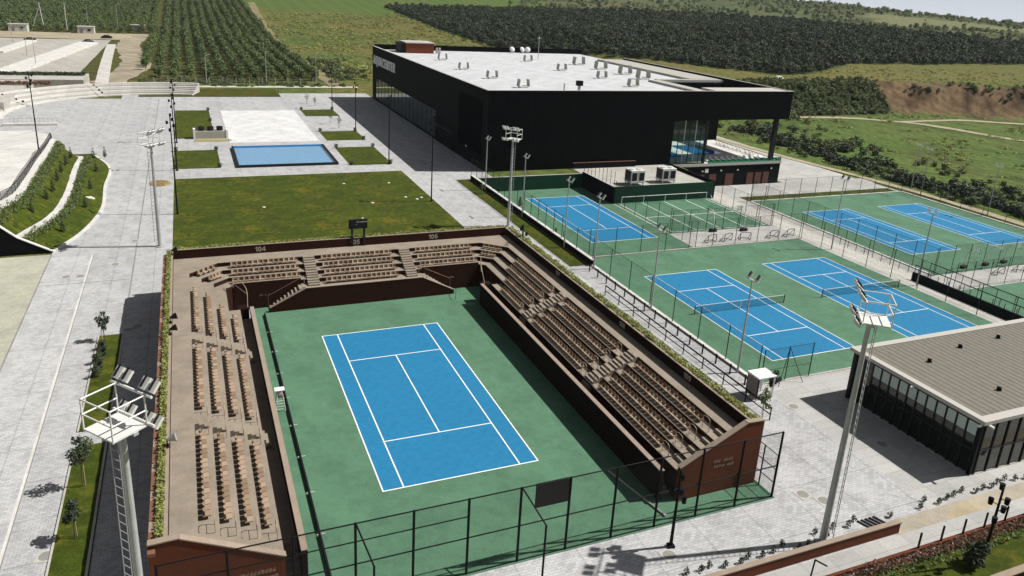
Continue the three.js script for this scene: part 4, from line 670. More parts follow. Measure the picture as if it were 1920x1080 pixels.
// ------------------------------------------------------------------ planted terraces and curved steps
{
  const U = [[-36.6, -42.2], [-36, -46.6], [-35.1, -50], [-35, -57], [-35.2, -66.9], [-35.5, -83.9], [-37.2, -97]], I = [[-34.2, -42.2], [-33.4, -44.8], [-31.9, -49.3], [-31.2, -58.2], [-31.8, -75.1], [-32.2, -86.5], [-34.6, -93.5]], O = [[-30.8, -41.9], [-30.4, -42.8], [-28.6, -47.9], [-27.1, -58.2], [-27.6, -71.2], [-27.9, -83.5], [-31.5, -95]];
  const n = 40, cv = (pts, y) => { const c = new THREE.CatmullRomCurve3(pts.map(p => V(p[0], 0, p[1]))); return [...Array(n + 1)].map((_, i) => { const p = c.getPointAt(i / n); return V(p.x, typeof y === 'function' ? y(i / n) : y, p.z); }); };
  const fall = (h) => (t) => h * sst(1.02, 0.75, t), cu = cv(U, fall(4.5)), ci = cv(I, fall(1.7)), co = cv(O, 0.06);
  const loft = (a, b, m, name, cf, k = 8) => {
    const P = [], Cc = [], Uu = [], Ix = []; for (let i = 0; i <= n; i++) for (let j = 0; j <= k; j++) { const p = a[i].clone().lerp(b[i], j / k); p.y += 0.12 * fbm(p.x, p.z, 2); P.push(p.x, p.y, p.z); Uu.push(p.x, -p.z); Cc.push(...cf(p.x, p.z)); if (i < n && j < k) { const o = i * (k + 1) + j; Ix.push(o, o + 1, o + k + 1, o + 1, o + k + 2, o + k + 1); } }
    const g = new THREE.BufferGeometry(); g.setAttribute('position', new THREE.Float32BufferAttribute(P, 3)); g.setAttribute('uv', new THREE.Float32BufferAttribute(Uu, 2)); g.setAttribute('color', new THREE.Float32BufferAttribute(Cc, 3)); g.setIndex(Ix); g.computeVertexNormals();
    if (g.attributes.normal.getY(20) < 0) { for (let i = 0; i < Ix.length; i += 3) { const t = Ix[i]; Ix[i] = Ix[i + 1]; Ix[i + 1] = t; } g.setIndex(Ix); g.computeVertexNormals(); }
    return struct(name, g, m, true);
  };
  loft(co, ci, M.lawn, 'terrace_bank', lawnTone); loft(ci, cu, M.lawn, 'terrace_bank', lawnTone);
  const wall = (pts, w, h, up, m, par, name) => { const shape = new THREE.Shape([[-w / 2, -h], [w / 2, -h], [w / 2, up], [-w / 2, up]].map(p => new THREE.Vector2(...p))); return mk(name, [new THREE.ExtrudeGeometry(shape, { steps: 60, bevelEnabled: false, extrudePath: new THREE.CatmullRomCurve3(pts) })], m, par); };
  const rib = (pts, w, y0, y1) => { const A = [], sh = []; pts.forEach((p, i) => { const q = pts[Math.min(i + 1, n)], r = pts[Math.max(0, i - 1)], t = q.clone().sub(r).setY(0).normalize(); A.push([V(p.x - t.z * w / 2, p.y, p.z + t.x * w / 2), V(p.x + t.z * w / 2, p.y, p.z - t.x * w / 2)]); });
    const P = [], quad = (a, b, c, d) => P.push(a.x, a.y, a.z, b.x, b.y, b.z, c.x, c.y, c.z, a.x, a.y, a.z, c.x, c.y, c.z, d.x, d.y, d.z), Y = (v, y) => V(v.x, v.y + y, v.z);
    for (let i = 0; i < n; i++) { const [l0, r0] = A[i], [l1, r1] = A[i + 1]; quad(Y(l0, y1), Y(l1, y1), Y(r1, y1), Y(r0, y1)); quad(Y(l0, y0), Y(l1, y0), Y(l1, y1), Y(l0, y1)); quad(Y(r1, y0), Y(r0, y0), Y(r0, y1), Y(r1, y1)); }
    for (const i of [0, n]) { const [l, r] = A[i]; quad(Y(l, y0), Y(l, y1), Y(r, y1), Y(r, y0)); }
    const g = new THREE.BufferGeometry(); g.setAttribute('position', new THREE.Float32BufferAttribute(P, 3)); g.setAttribute('uv', new THREE.Float32BufferAttribute(new Float32Array(P.length / 3 * 2), 2)); g.computeVertexNormals(); return g; };
  const w1 = thing('terrace_wall', 'pale curved wall between the two planted banks', 'wall', [0, 0, 0]); mk('wall', [rib(ci, 0.75, -1.5, 0.25)], M.whiteConc, w1);
  const w0 = thing('terrace_kerb', 'pale curved kerb at the foot of the planted bank', 'kerb', [0, 0, 0]); mk('kerb', [rib(co, 0.35, -0.1, 0.12)], M.whiteConc, w0);
  const w2 = thing('terrace_wall', 'pale curved wall with dark railing above the planted banks', 'wall', [0, 0, 0]); mk('wall', [rib(cu, 0.7, -4.4, 0.3)], M.whiteConc, w2);
  const edge = cu.map(p => V(p.x - 0.3, p.y + 0.3, p.z)); for (let i = 0; i < n - 4; i++) { mk('baluster', [rod(edge[i], edge[i].clone().setY(edge[i].y + 1), 0.025, 4)], M.dkrail, w2); }
  mk('rail', [tube(edge.slice(0, n - 3).map(p => [p.x, p.y + 1, p.z]), 0.04, 60, 5)], M.dkrail, w2); mk('railing_screen', [rib(edge.slice(0, n + 1), 0.02, 0.1, 0.9)], M.screen, w2);
  const P0 = [V(-30.75, 0, -41.7), V(-30.75, 0.15, -41.7), V(-33.9, 1.95, -41.7), V(-37, 4.85, -41.7), V(-60, 4.85, -41.7), V(-60, 0, -41.7)], sh = new THREE.Shape(P0.map(p => new THREE.Vector2(p.x, p.y))), eg = new THREE.ExtrudeGeometry(sh, { depth: 0.4, bevelEnabled: false }); eg.translate(0, 0, -42.1);
  const ew = thing('terrace_end_wall', 'black sloping end wall of the planted terraces', 'wall', [0, 0, 0]); mk('wall', [eg], M.darkwall, ew);
  const cap = (a, b) => { const L = a.distanceTo(b), g = new THREE.BoxGeometry(L, 0.08, 0.5); g.rotateZ(Math.atan2(b.y - a.y, b.x - a.x)); g.translate((a.x + b.x) / 2, (a.y + b.y) / 2 + 0.04, -41.9); return g; };
  mk('coping', [cap(P0[2], P0[1])], M.whiteConc, ew); mk('coping', [cap(P0[3], P0[2])], M.whiteConc, ew);
  // raised concourse behind
  const con = [[-60, -42.1], ...cu.map(p => [p.x - 0.2, p.z]), [-38.5, -104], [-44, -118], [-60, -118]];
  const cg = uvm(prism(con, 4.0, 4.48)); { const p = cg.attributes.position; for (let i = 0; i < p.count; i++) p.setY(i, p.getY(i) * sst(-118, -84, p.getZ(i)) + 0.02); cg.computeVertexNormals(); } struct('raised_concourse', cg, M.whiteConc, true);
  // leafy strips at the tops of the banks
  const strip = (c, off, cnt, sz, m, label) => { const o = thing('bank_planting', label, 'planting', [0, 0, 0]); mk('foliage', leafGeo(cnt, () => { const t = rnd() * (n - 5), i = Math.floor(t), p = c[i].clone().lerp(c[i + 1], t - i), u = rr(0.35, 1.5), k = fbm(p.z / 1.5, u, 2) + 0.5; return [V(p.x + u, p.y - off * u + rr(0.1, 0.75) * k, p.z), V(0, 0.5, 0)]; }, sz), m, o, true); };
  strip(cu, 0.68, 4200, 0.22, M.leafBush, 'dense low planting below the upper terrace wall'); strip(ci, 0.36, 3800, 0.22, M.leafBush, 'dense low planting below the middle terrace wall');
  const cy = thing('bank_shrub', 'slim dark shrub on the planted terraces', 'shrub', [-32.7, 2.5, -79.7], 0, 'slim shrubs on the planted terraces');
  mk('foliage', crown([[0, 0.5, 0, 0.34, 0.4], [0, 1.0, 0, 0.3, 0.5], [0, 1.6, 0, 0.2, 0.5]], 240, 0.16), M.leafShrub, cy, true); mk('stem', [cyl(0.04, 0.03, 0.6, 0, 0, 0, 5)], M.bark, cy);
  for (const [x, y, z] of [[-32.8, 2.55, -74.9], [-32.8, 2.6, -69.7], [-32.7, 2.6, -64.9], [-32.5, 2.6, -59], [-32.7, 2.6, -55], [-33.4, 2.5, -49], [-30.4, 0.8, -87], [-29.3, 0.6, -78.2], [-29.1, 0.6, -67.2], [-28.8, 0.6, -57.4], [-30.2, 0.6, -47.2], [-29, 0.3, -90]]) { const up = y > 2, n = up ? [-49, -55, -59, -64.9, -69.7, -74.9].indexOf(z) + 1 : [-47.2, -57.4, -67.2, -78.2, -87, -90].indexOf(z) + 1; copy(cy, [x, y, z], rr(0, 6), 'slim dark shrub on the ' + (up ? 'upper' : 'lower') + ' planted bank, ' + ord(n) + ' from the black end wall'); } cy.userData.label = 'slim dark shrub on the upper planted bank, farthest from the black end wall';
  const rk = thing('rock', 'pale rock lying on the lower planted bank', 'rock', [-29.2, 0.55, -62.5]); const rg = new THREE.DodecahedronGeometry(0.8, 0); rg.scale(1.4, 0.5, 0.9); mk('stone', [rg], M.whiteConc, rk); 
}
{ // curved amphitheatre steps
  const o = thing('curved_steps', 'wide curved flight of pale steps at the back of the plaza', 'steps', [-22, 0, -137]);
  const a0 = Math.PI * 0.92, a1 = Math.PI * 1.585, gaps = [[1.115, 1.135], [1.34, 1.37]];
  for (let k = 0; k < 7; k++) { const s = new THREE.Shape(), r0 = 29.4 + k * 1.05, r1 = 29.4 + 7 * 1.05; s.absarc(0, 0, r1, a0, a1, false); s.absarc(0, 0, r0, a1, a0, true); const g = new THREE.ExtrudeGeometry(s, { depth: 0.34, bevelEnabled: false, curveSegments: 40 }); g.rotateX(Math.PI / 2); g.scale(1, -1, 1); const gi = uvm(g); { const p = gi.attributes.position; for (let i = 0; i < p.count; i += 3) { const x = p.getX(i), y = p.getY(i), z = p.getZ(i); p.setXYZ(i, p.getX(i + 1), p.getY(i + 1), p.getZ(i + 1)); p.setXYZ(i + 1, x, y, z); } gi.computeVertexNormals(); } gi.translate(0, k * 0.34, 0); mk('step', gi, k % 2 ? M.conc : M.whiteConc, o, true); }
  for (const a of [1.13 * Math.PI, 1.35 * Math.PI]) { const g = new THREE.BoxGeometry(8.6, 0.16, 1.1); g.rotateZ(0.29); g.translate(33.2, 1.35, 0); g.rotateY(-a); mk('stair_cheek', [g], M.conc, o); for (let i = 0; i < 4; i++) { const g2 = bx(0.4, 0.35, 0.3, 31 + i * 1.5, 0.7 + i * 0.42, 0.9); g2.rotateY(-a); mk('planter_light', [g2], M.dkrail, o); } }
}
hedge('hedge', 'clipped dark hedge behind the curved steps', -62, -41, 2.3, 3.2, -190, -186.5, 3500, 0.4, M.leafShrub); hedge('hedge', 'reddish hedge strip along the top of the curved steps', -60, -47, 2.1, 2.9, -172, -168, 2200, 0.35, M.leafRed);
struct('steps_backfill', [bb(-62, -40.5, 0, 2.3, -192, -178), bb(-66, -52, 0, 2.1, -178, -140)], M.conc);
{ // stairwell railing near the steps
  const o = thing('stair_railing', 'grey stair railing on the plaza before the curved steps', 'railing', [-40.5, 0, -126]); for (let i = 0; i < 12; i++) mk('post', [cyl(0.03, 0.03, 1.1, -i * 0.75, 0, 0.2 * Math.sin(i))], M.galv, o); mk('rail', [rod(V(0, 1.1, 0), V(-8.3, 1.1, 0), 0.04, 5)], M.galv, o); mk('well_edge', [bb(-3.8, 0.3, 0, 0.2, 0.5, 0.9)], M.darkwall, o); mk('low_wall', [bb(-9, 0.5, 0, 0.5, 2, 3)], M.whiteConc, o);
  sheet('upper_plaza', -60, -30.7, -160, -95, 0.004, M.paver, 3, tone(0.1, 9, 1.02));
}
// pump house with three dark drums
{
  const o = thing('pump_house', 'small grey tank box with three black drums beside the lawn panel', 'tank', [-11.7, 0, -107]); mk('box', [rbx(5.6, 1.5, 1.5, 0, 0.05, 0, 0.05)], M.ventGray, o); mk('end_frame', [bx(0.4, 1.9, 1.6, -3.0, 0.05, 0)], M.white, o); mk('end_frame', [bx(0.4, 1.7, 1.6, 3.0, 0.05, 0)], M.white, o); for (const x of [-1.7, 0, 1.7]) mk('drum', [cyl(0.6, 0.6, 0.8, x, 1.55, 0, 12)], M.black, o);
  const p = thing('pallet_stack', 'low stack of pale boards lying before the tank box', 'boards', [-11.5, 0, -104.4]); for (let i = 0; i < 7; i++) mk('board', [bx(rr(5, 7), 0.14, 0.3, rr(-0.3, 0.3), 0.0 + (i % 2) * 0.14, -0.9 + i * 0.3)], M.palewood, p);
  const q = thing('sand_patch', 'spilled tan sand heap on the plaza beside the lawn', 'sand', [-20.2, 0, -72]); const g = new THREE.SphereGeometry(1.3, 10, 4, 0, 6.283, 0, 1.57); g.scale(1.2, 0.12, 1.6); mk('heap', [g], M.dirtPlain, q);
}
// ------------------------------------------------------------------ orchard, plantation, scrub
const trunkG = geo([cyl(0.12, 0.07, 1.4, 0, 0, 0, 6), rod(V(0, 1.0, 0), V(0.5, 1.9, 0.2), 0.05, 4, 0.03), rod(V(0, 1.1, 0), V(-0.4, 2.0, -0.3), 0.05, 4, 0.03)]);
const orchG = [0, 1, 2].map(() => crown([[0, 2.3, 0, 1.15, 1.0], [rr(-0.6, 0.6), 2.0, rr(-0.6, 0.6), 1.0, 0.8], [rr(-0.5, 0.5), 3.0, rr(-0.5, 0.5), 0.85, 0.8], [rr(-0.8, 0.8), 1.5, rr(-0.8, 0.8), 0.9, 0.7], [0.6, 2.6, -0.5, 0.7, 0.7]], 260, 0.5, 0.4));
{
  const spots = [], HN = [];
  for (let r = 0; r < 12; r++) for (let z = -199; z > -560; z -= 3.1) { // rows run away from the plaza
    const x = 23 - r * 4.6 + (-z - 199) * 0.0 + rr(-0.35, 0.35), zz = z + rr(-0.5, 0.5); if (x < -26 - 0.06 * (-zz - 197) * (zz > -372 ? 1 : 0)) continue;
    if (x < -6 && zz > -250 && rnd() < 0.55 * sst(-6, -22, x)) continue; spots.push([x, zz]);
  }
  for (let r = 0; r < 26; r++) for (let z = -378; z > -575; z -= 3.4) { const x = -30 - r * 4.4 + rr(-0.8, 0.8); if (rnd() < 0.06) continue; spots.push([x, z + rr(-1, 1)]); }
  spots.sort((a, b) => Math.hypot(a[0] + 15, a[1] - 53) - Math.hypot(b[0] + 15, b[1] - 53));
  const proto = orchG.map(g => { const o = new THREE.Group(); mk('crown', g, M.leafOrchard, o, true); mk('trunk', trunkG, M.bark, o, true); return o; });
  spots.slice(0, 300).forEach(([x, z], i) => { const o = proto[i % 3].clone(); o.name = numbered('orchard_tree'); o.position.set(x, H(x, z), z); o.rotation.y = rr(0, 6.3); o.scale.set(rr(0.85, 1.2), rr(0.75, 1.2), rr(0.9, 1.25)); tag(o, 'leafy orchard tree in the rows behind the white post fence', 'tree', 'orchard rows behind the post fence'); scene.add(o); });
  const inst = (name, pts, gs, m, sc, label, grayVar = 0.25) => { // a mass that reads as one
    const per = gs.map(() => []); pts.forEach((p, i) => per[i % gs.length].push(p));
    gs.forEach((g, k) => { const im = new THREE.InstancedMesh(g, m, per[k].length), mt = new THREE.Matrix4(), c = new THREE.Color(); per[k].forEach(([x, z, s], i) => { const S = sc * (s || 1) * rr(0.75, 1.25); mt.compose(V(x, H(x, z) - 0.1, z), new THREE.Quaternion().setFromAxisAngle(V(0, 1, 0), rr(0, 6.3)), V(S * rr(0.9, 1.2), S * rr(0.8, 1.15), S * rr(0.9, 1.2))); im.setMatrixAt(i, mt); const q = rr(1 - grayVar, 1 + grayVar); im.setColorAt(i, c.setRGB(q * rr(0.9, 1.12), q, q * rr(0.85, 1.05))); }); im.name = numbered(name); im.castShadow = im.receiveShadow = true; tag(im, label, null, null, 'stuff'); scene.add(im); });
  };
  inst('far_orchard', spots.slice(300), [orchG[0], orchG[1]], M.leafOrchard, 1.05, 'far orchard rows merging into one green mass');
  const lo = [0, 1, 2].map(() => crown([[0, 1.7, 0, 1.6, 1.2], [rr(-0.6, 0.6), 2.3, rr(-0.6, 0.6), 1.25, 0.85], [rr(-0.9, 0.9), 1.2, rr(-0.9, 0.9), 1.3, 0.9]], 170, 0.72, 0.16));
  const pl = []; for (let x = 115; x < 475; x += 3.9) for (let z = -512; z < -188; z += 3.9) { const a = x + rr(-1.3, 1.3), b = z + rr(-1.3, 1.3); if (inPoly(PLANT, a, b)) pl.push([a, b]); }
  inst('plantation', pl, lo, M.leafDark, 1.0, 'dense dark plantation behind the black building', 0.5);
  const bu = [0, 1].map(() => crown([[0, 0.8, 0, 1.1, 0.8], [rr(-0.8, 0.8), 0.6, rr(-0.8, 0.8), 0.9, 0.6], [rr(-0.5, 0.5), 1.3, 0.3, 0.7, 0.6]], 80, 0.6, 0.4));
  const sc = []; // scrub below the lower courts, on the bank and over the meadow
  for (let i = 0; i < 2600; i++) { const x = rr(126, 175), z = rr(-150, 10), k = fbm(x / 12, z / 25, 3, 3.1); if (k > -0.02 && rnd() < 0.75 * sst(-0.02, 0.25, k) * sst(160, 134, x + 0.25 * (z + 40))) sc.push([x, z, rr(0.5, 1.1)]); }
  for (let i = 0; i < 2600; i++) { const x = rr(138, 234), z = rr(-185, -145), b = bankD(x, z); if (b > 0.5 && b < 19 && x + 5 * ns(x / 5, z / 5) < 231) sc.push([x, z, rr(0.5, 1.1)]); }
  for (let i = 0; i < 1500; i++) { const x = rr(228, 330), z = rr(-185, -90), b = bankD(x, z); if (b > 8 && b < 17 && fbm(x / 9, z / 9, 2) > 0.02) sc.push([x, z, rr(0.4, 0.9)]); }
  for (let i = 0; i < 900; i++) { const x = rr(26, 135), z = rr(-420, -205), k = fbm(x / 30, z / 30, 3, 7.7); if (k > 0.22 && !inPoly(PLANT, x, z)) sc.push([x, z, rr(0.3, 0.8)]); }
  for (let i = 0; i < 700; i++) { const x = rr(29, 40), z = rr(-260, -200); if (fbm(x / 6, z / 9, 2, 1.9) > 0.0) sc.push([x, z, rr(0.4, 1.0)]); }
  for (let i = 0; i < 700; i++) { const x = rr(-28, 30), z = rr(-200, -183); if (fbm(x / 5, z / 5, 2) > 0.02) sc.push([x, z, rr(0.3, 0.6)]); }
  const tuft = [0, 1].map(() => leafGeo(26, () => { const a = rr(0, 6.3), r = rr(0, 0.6); return [V(Math.cos(a) * r, rr(0.1, 0.5), Math.sin(a) * r), V(0, 0.3, 0)]; }, 0.4, 0.45, 0.1)), tf = [];
  for (let i = 0; i < 3500; i++) { const x = rr(125, 260), z = rr(-160, 5); if (bankD(x, z) < -1 && fbm(x / 20, z / 14, 3, 6.1) > 0.1) tf.push([x, z, rr(0.6, 1.5)]); }
  for (let i = 0; i < 8000; i++) { const x = rr(28, 150), z = rr(-470, -200); if (!inPoly(PLANT, x, z) && fbm(x / 22, z / 22, 3, 8.1) > -0.1) tf.push([x, z, rr(0.7, 1.9)]); }
  for (let i = 0; i < 1200; i++) { const x = rr(200, 380), z = rr(-215, -120), b = bankD(x, z); if (b > 18 && b < 60 && !inPoly(PLANT, x, z)) tf.push([x, z, rr(0.6, 1.5)]); }
  inst('meadow_grass', tf, tuft, M.leafGrass, 0.85, 'tufts of rough grass over the fields', 0.35);
  const dk = []; for (let i = 0; i < 900; i++) { const z = rr(-150, 12), x = 133 + 5 * ns(z / 22, 1.3) + rr(-3.5, 3.5) + (rnd() < 0.25 ? rr(0, 16) : 0); if (fbm(x / 9, z / 16, 2, 2.9) > -0.12) dk.push([x, z, rr(0.5, 1.2)]); }
  inst('ditch_scrub', dk, bu, M.leafShrub, 1.0, 'dark scrub along the ditch beyond the lower courts', 0.3);
  inst('scrub', sc, bu, M.leafScrub, 1.0, 'scattered scrub bushes on banks and rough ground', 0.3);
  const rd = []; for (let i = 0; i < 5200; i++) { const d = rr(440, 850), q = rr(-150, 420), x = 0.62 * d + 0.78 * q, z = -0.78 * d + 0.62 * q; if (x < 205 || inPoly(PLANT, x, z)) continue; const pale = d > 610 && d < 745 && q > 130; if (fbm(x / 28, z / 28, 3, 5.5) > (pale ? 0.3 : -0.08)) rd.push([x, z, rr(0.7, 1.5)]); }
  for (let i = 0; i < 700; i++) { const d = rr(800, 835), q = rr(-100, 420); rd.push([0.62 * d + 0.78 * q, -0.78 * d + 0.62 * q, rr(0.5, 1.0)]); }
  inst('ridge_woodland', rd, [lo[0], bu[0]], M.leafPale, 0.85, 'mottled woodland and scrub on the far ridge', 0.3);
}
{ // orchard boundary fence and far poles
  const f = thing('orchard_fence', 'row of pale concrete posts before the orchard', 'fence', [-24, 0, -189]); for (let i = 0; i < 15; i++) mk('post', [bx(0.18, 1.9, 0.18, i * 3.7, 0, rr(-0.1, 0.1))], M.whiteConc, f); mk('wire', [rod(V(0, 1.5, 0), V(51.8, 1.5, 0), 0.015, 4)], M.galv, f); mk('wire', [rod(V(0, 0.8, 0), V(51.8, 0.8, 0), 0.015, 4)], M.galv, f);
  const pole = (x, z, h, label) => { const t = thing('street_light', label, 'street light', [x, H(x, z), z], rr(0, 6), 'pale street lights beyond the plaza'); mk('pole', [cyl(0.13, 0.07, h, 0, 0, 0, 6)], M.conc, t); mk('arm', [rod(V(0, h, 0), V(1.2, h + 0.3, 0), 0.05, 5)], M.galv, t); mk('lamp', [bx(0.6, 0.12, 0.25, 1.4, h + 0.25, 0)], M.galv, t); };
  pole(7, -192, 9, 'pale street light before the middle of the orchard'); pole(22, -193, 9, 'pale street light at the orchard corner nearest the black building'); pole(-10, -191, 8, 'pale street light near the first orchard rows'); pole(-59, -392, 12, 'pale street light beside the larger white shed'); pole(-46, -396, 12, 'pale street light between the two farther white sheds'); pole(-78, -310, 9, 'pale street light standing in the far parking area'); pole(-66, -262, 9, 'pale street light by the white parking ramp'); pole(-59, -231, 9, 'pale street light nearest the curved steps'); pole(-95, -380, 13, 'pale street light beside the leftmost shed');
  const a = thing('utility_pole', 'leaning braced concrete utility pole among the sheds', 'utility pole', [-78, H(-78, -386), -386]); mk('pole', [rod(V(0.6, 0, 0), V(-0.4, 13, 0), 0.28, 6, 0.16)], M.whiteConc, a); mk('strut', [rod(V(-4.6, 0, 0), V(-0.3, 11.5, 0), 0.2, 6, 0.14)], M.whiteConc, a); mk('crossarm', [bx(2.2, 0.15, 0.15, -0.4, 12.6, 0)], M.conc, a);
  const u = thing('utility_pole', 'straight concrete utility pole beside the braced one', 'utility pole', [-68, H(-68, -388), -388]); mk('pole', [cyl(0.26, 0.15, 13, 0, 0, 0, 6)], M.whiteConc, u); mk('crossarm', [bx(2.2, 0.15, 0.15, 0, 12.4, 0)], M.conc, u);
  const shed = (x, z, w, h, d, label, flat) => { const t = thing('shed', label, 'shed', [x, H(x, z), z], 0, 'white sheds at the orchard edge'); mk('wall', [bx(w, h, d, 0, 0, 0)], M.whiteConc, t); mk('roof', [bx(w + 0.5, 0.25, d + 0.5, 0, h, 0)], M.trim, t); mk('door', [bx(1.2, 2.1, 0.1, -w * 0.25, 0, d / 2 + 0.05)], M.stone, t); mk('window', [bx(1.3, 0.9, 0.1, w * 0.2, 1.2, d / 2 + 0.05)], M.steel, t); };
  shed(-86, -374, 7.5, 3.2, 5, 'white shed with dark window, the leftmost by the orchard'); shed(-58, -372, 7, 3, 5, 'plain white shed at the end of the parking ramp'); shed(-36.5, -390, 6.5, 2.6, 4, 'small white shed at the corner of the orchard rows');
  const car = (x, z, ry, m, label, y) => { const t = thing('parked_car', label, 'car', [x, y ?? H(x, z) + 0.06, z], ry); const s = new THREE.Shape([[-2.1, 0.3], [-2.1, 0.8], [-1.3, 0.95], [-0.8, 1.42], [0.8, 1.45], [1.5, 0.98], [2.1, 0.85], [2.15, 0.3]].map(p => new THREE.Vector2(...p))), g = new THREE.ExtrudeGeometry(s, { depth: 1.6, bevelEnabled: true, bevelSize: 0.06, bevelThickness: 0.06, bevelSegments: 1 }); g.translate(0, 0, -0.8); mk('body', [g], m, t); mk('side_windows', [bb(-0.75, 0.95, 0.98, 1.34, -0.88, 0.88)], M.glassDark, t); for (const [a, b] of [[-1.3, -0.8], [1.3, -0.8], [-1.3, 0.8], [1.3, 0.8]]) { const w = new THREE.CylinderGeometry(0.33, 0.33, 0.22, 12); w.rotateX(Math.PI / 2); w.translate(a, 0.33, b); mk('wheel', [w], M.black, t); } };
  car(-74, -322, 0.1, M.black, 'dark car parked alone in the far parking area', 0.05); car(-52.5, -318, 0.2, M.black, 'dark car parked at the end of the white ramp', 0.05); car(-47.5, -345, 0.3, M.steel, 'grey car on the road before the white sheds', 0.08); car(190, -176, 0.4, M.white, 'white car standing on the track above the bushy bank');
}
// ------------------------------------------------------------------ smaller planting and fittings
function youngTree(x, z, h, label, y = 0.05, m = M.leafShrub, dense = 260) {
  const t = thing('young_tree', label, 'tree', [x, y, z], rr(0, 6)), k = h / 3; mk('trunk', [rod(V(0, 0, 0), V(0.1, h * 0.75, 0.05), 0.04, 5, 0.025)], M.bark, t); mk('stake', [rod(V(0.18, 0, 0), V(0.18, h * 0.5, 0), 0.025, 4)], M.palewood, t);
  mk('crown', crown([[0.1, h * 0.62, 0, 0.45 * k, 0.5 * k], [-0.25 * k, h * 0.72, 0.2, 0.4 * k], [0.3 * k, h * 0.8, -0.15, 0.38 * k], [0, h * 0.93, 0.1, 0.3 * k], [-0.1, h * 0.5, -0.25, 0.3 * k]], dense, 0.2), m, t, true);
}
youngTree(-23.5, -16.2, 2.6, 'dark young tree at the far end of the farther grass bed', 0.06, M.leafShrub, 420); youngTree(-23.1, 5.6, 3.6, 'dark young tree in the nearer grass bed beside the caged tower', 0.06, M.leafShrub, 420); youngTree(-23.0, 10.6, 2.6, 'dark young tree close to the bottom end of the grass bed', 0.06, M.leafShrub, 420);
youngTree(24.6, 12.5, 3.0, 'young tree beside the gable of the shaded stand', 0, M.leafBush); youngTree(28.0, 9.6, 2.4, 'bushy dark tree behind the white booth', 0, M.leafShrub, 500);
youngTree(13, -150.5, 2.6, 'sapling on the plaza beyond the farthest small lawn panel', 0, M.leafBush, 120); youngTree(14.6, -147, 2.4, 'sapling closest to the farthest small lawn panel', 0, M.leafBush, 120); youngTree(14, -121, 3, 'sapling standing between the two smaller lawn panels', 0, M.leafBush, 120); youngTree(15, -115.5, 2.6, 'sapling just beyond the middle small lawn panel', 0, M.leafBush, 120);
youngTree(26.8, -57, 1.8, 'sapling on the grass verge near the end wall', 0.05, M.leafBush, 120); youngTree(29.6, -51, 2.4, 'sapling with yellow leaves beside the fenced court', L1, M.leafHedge, 120);
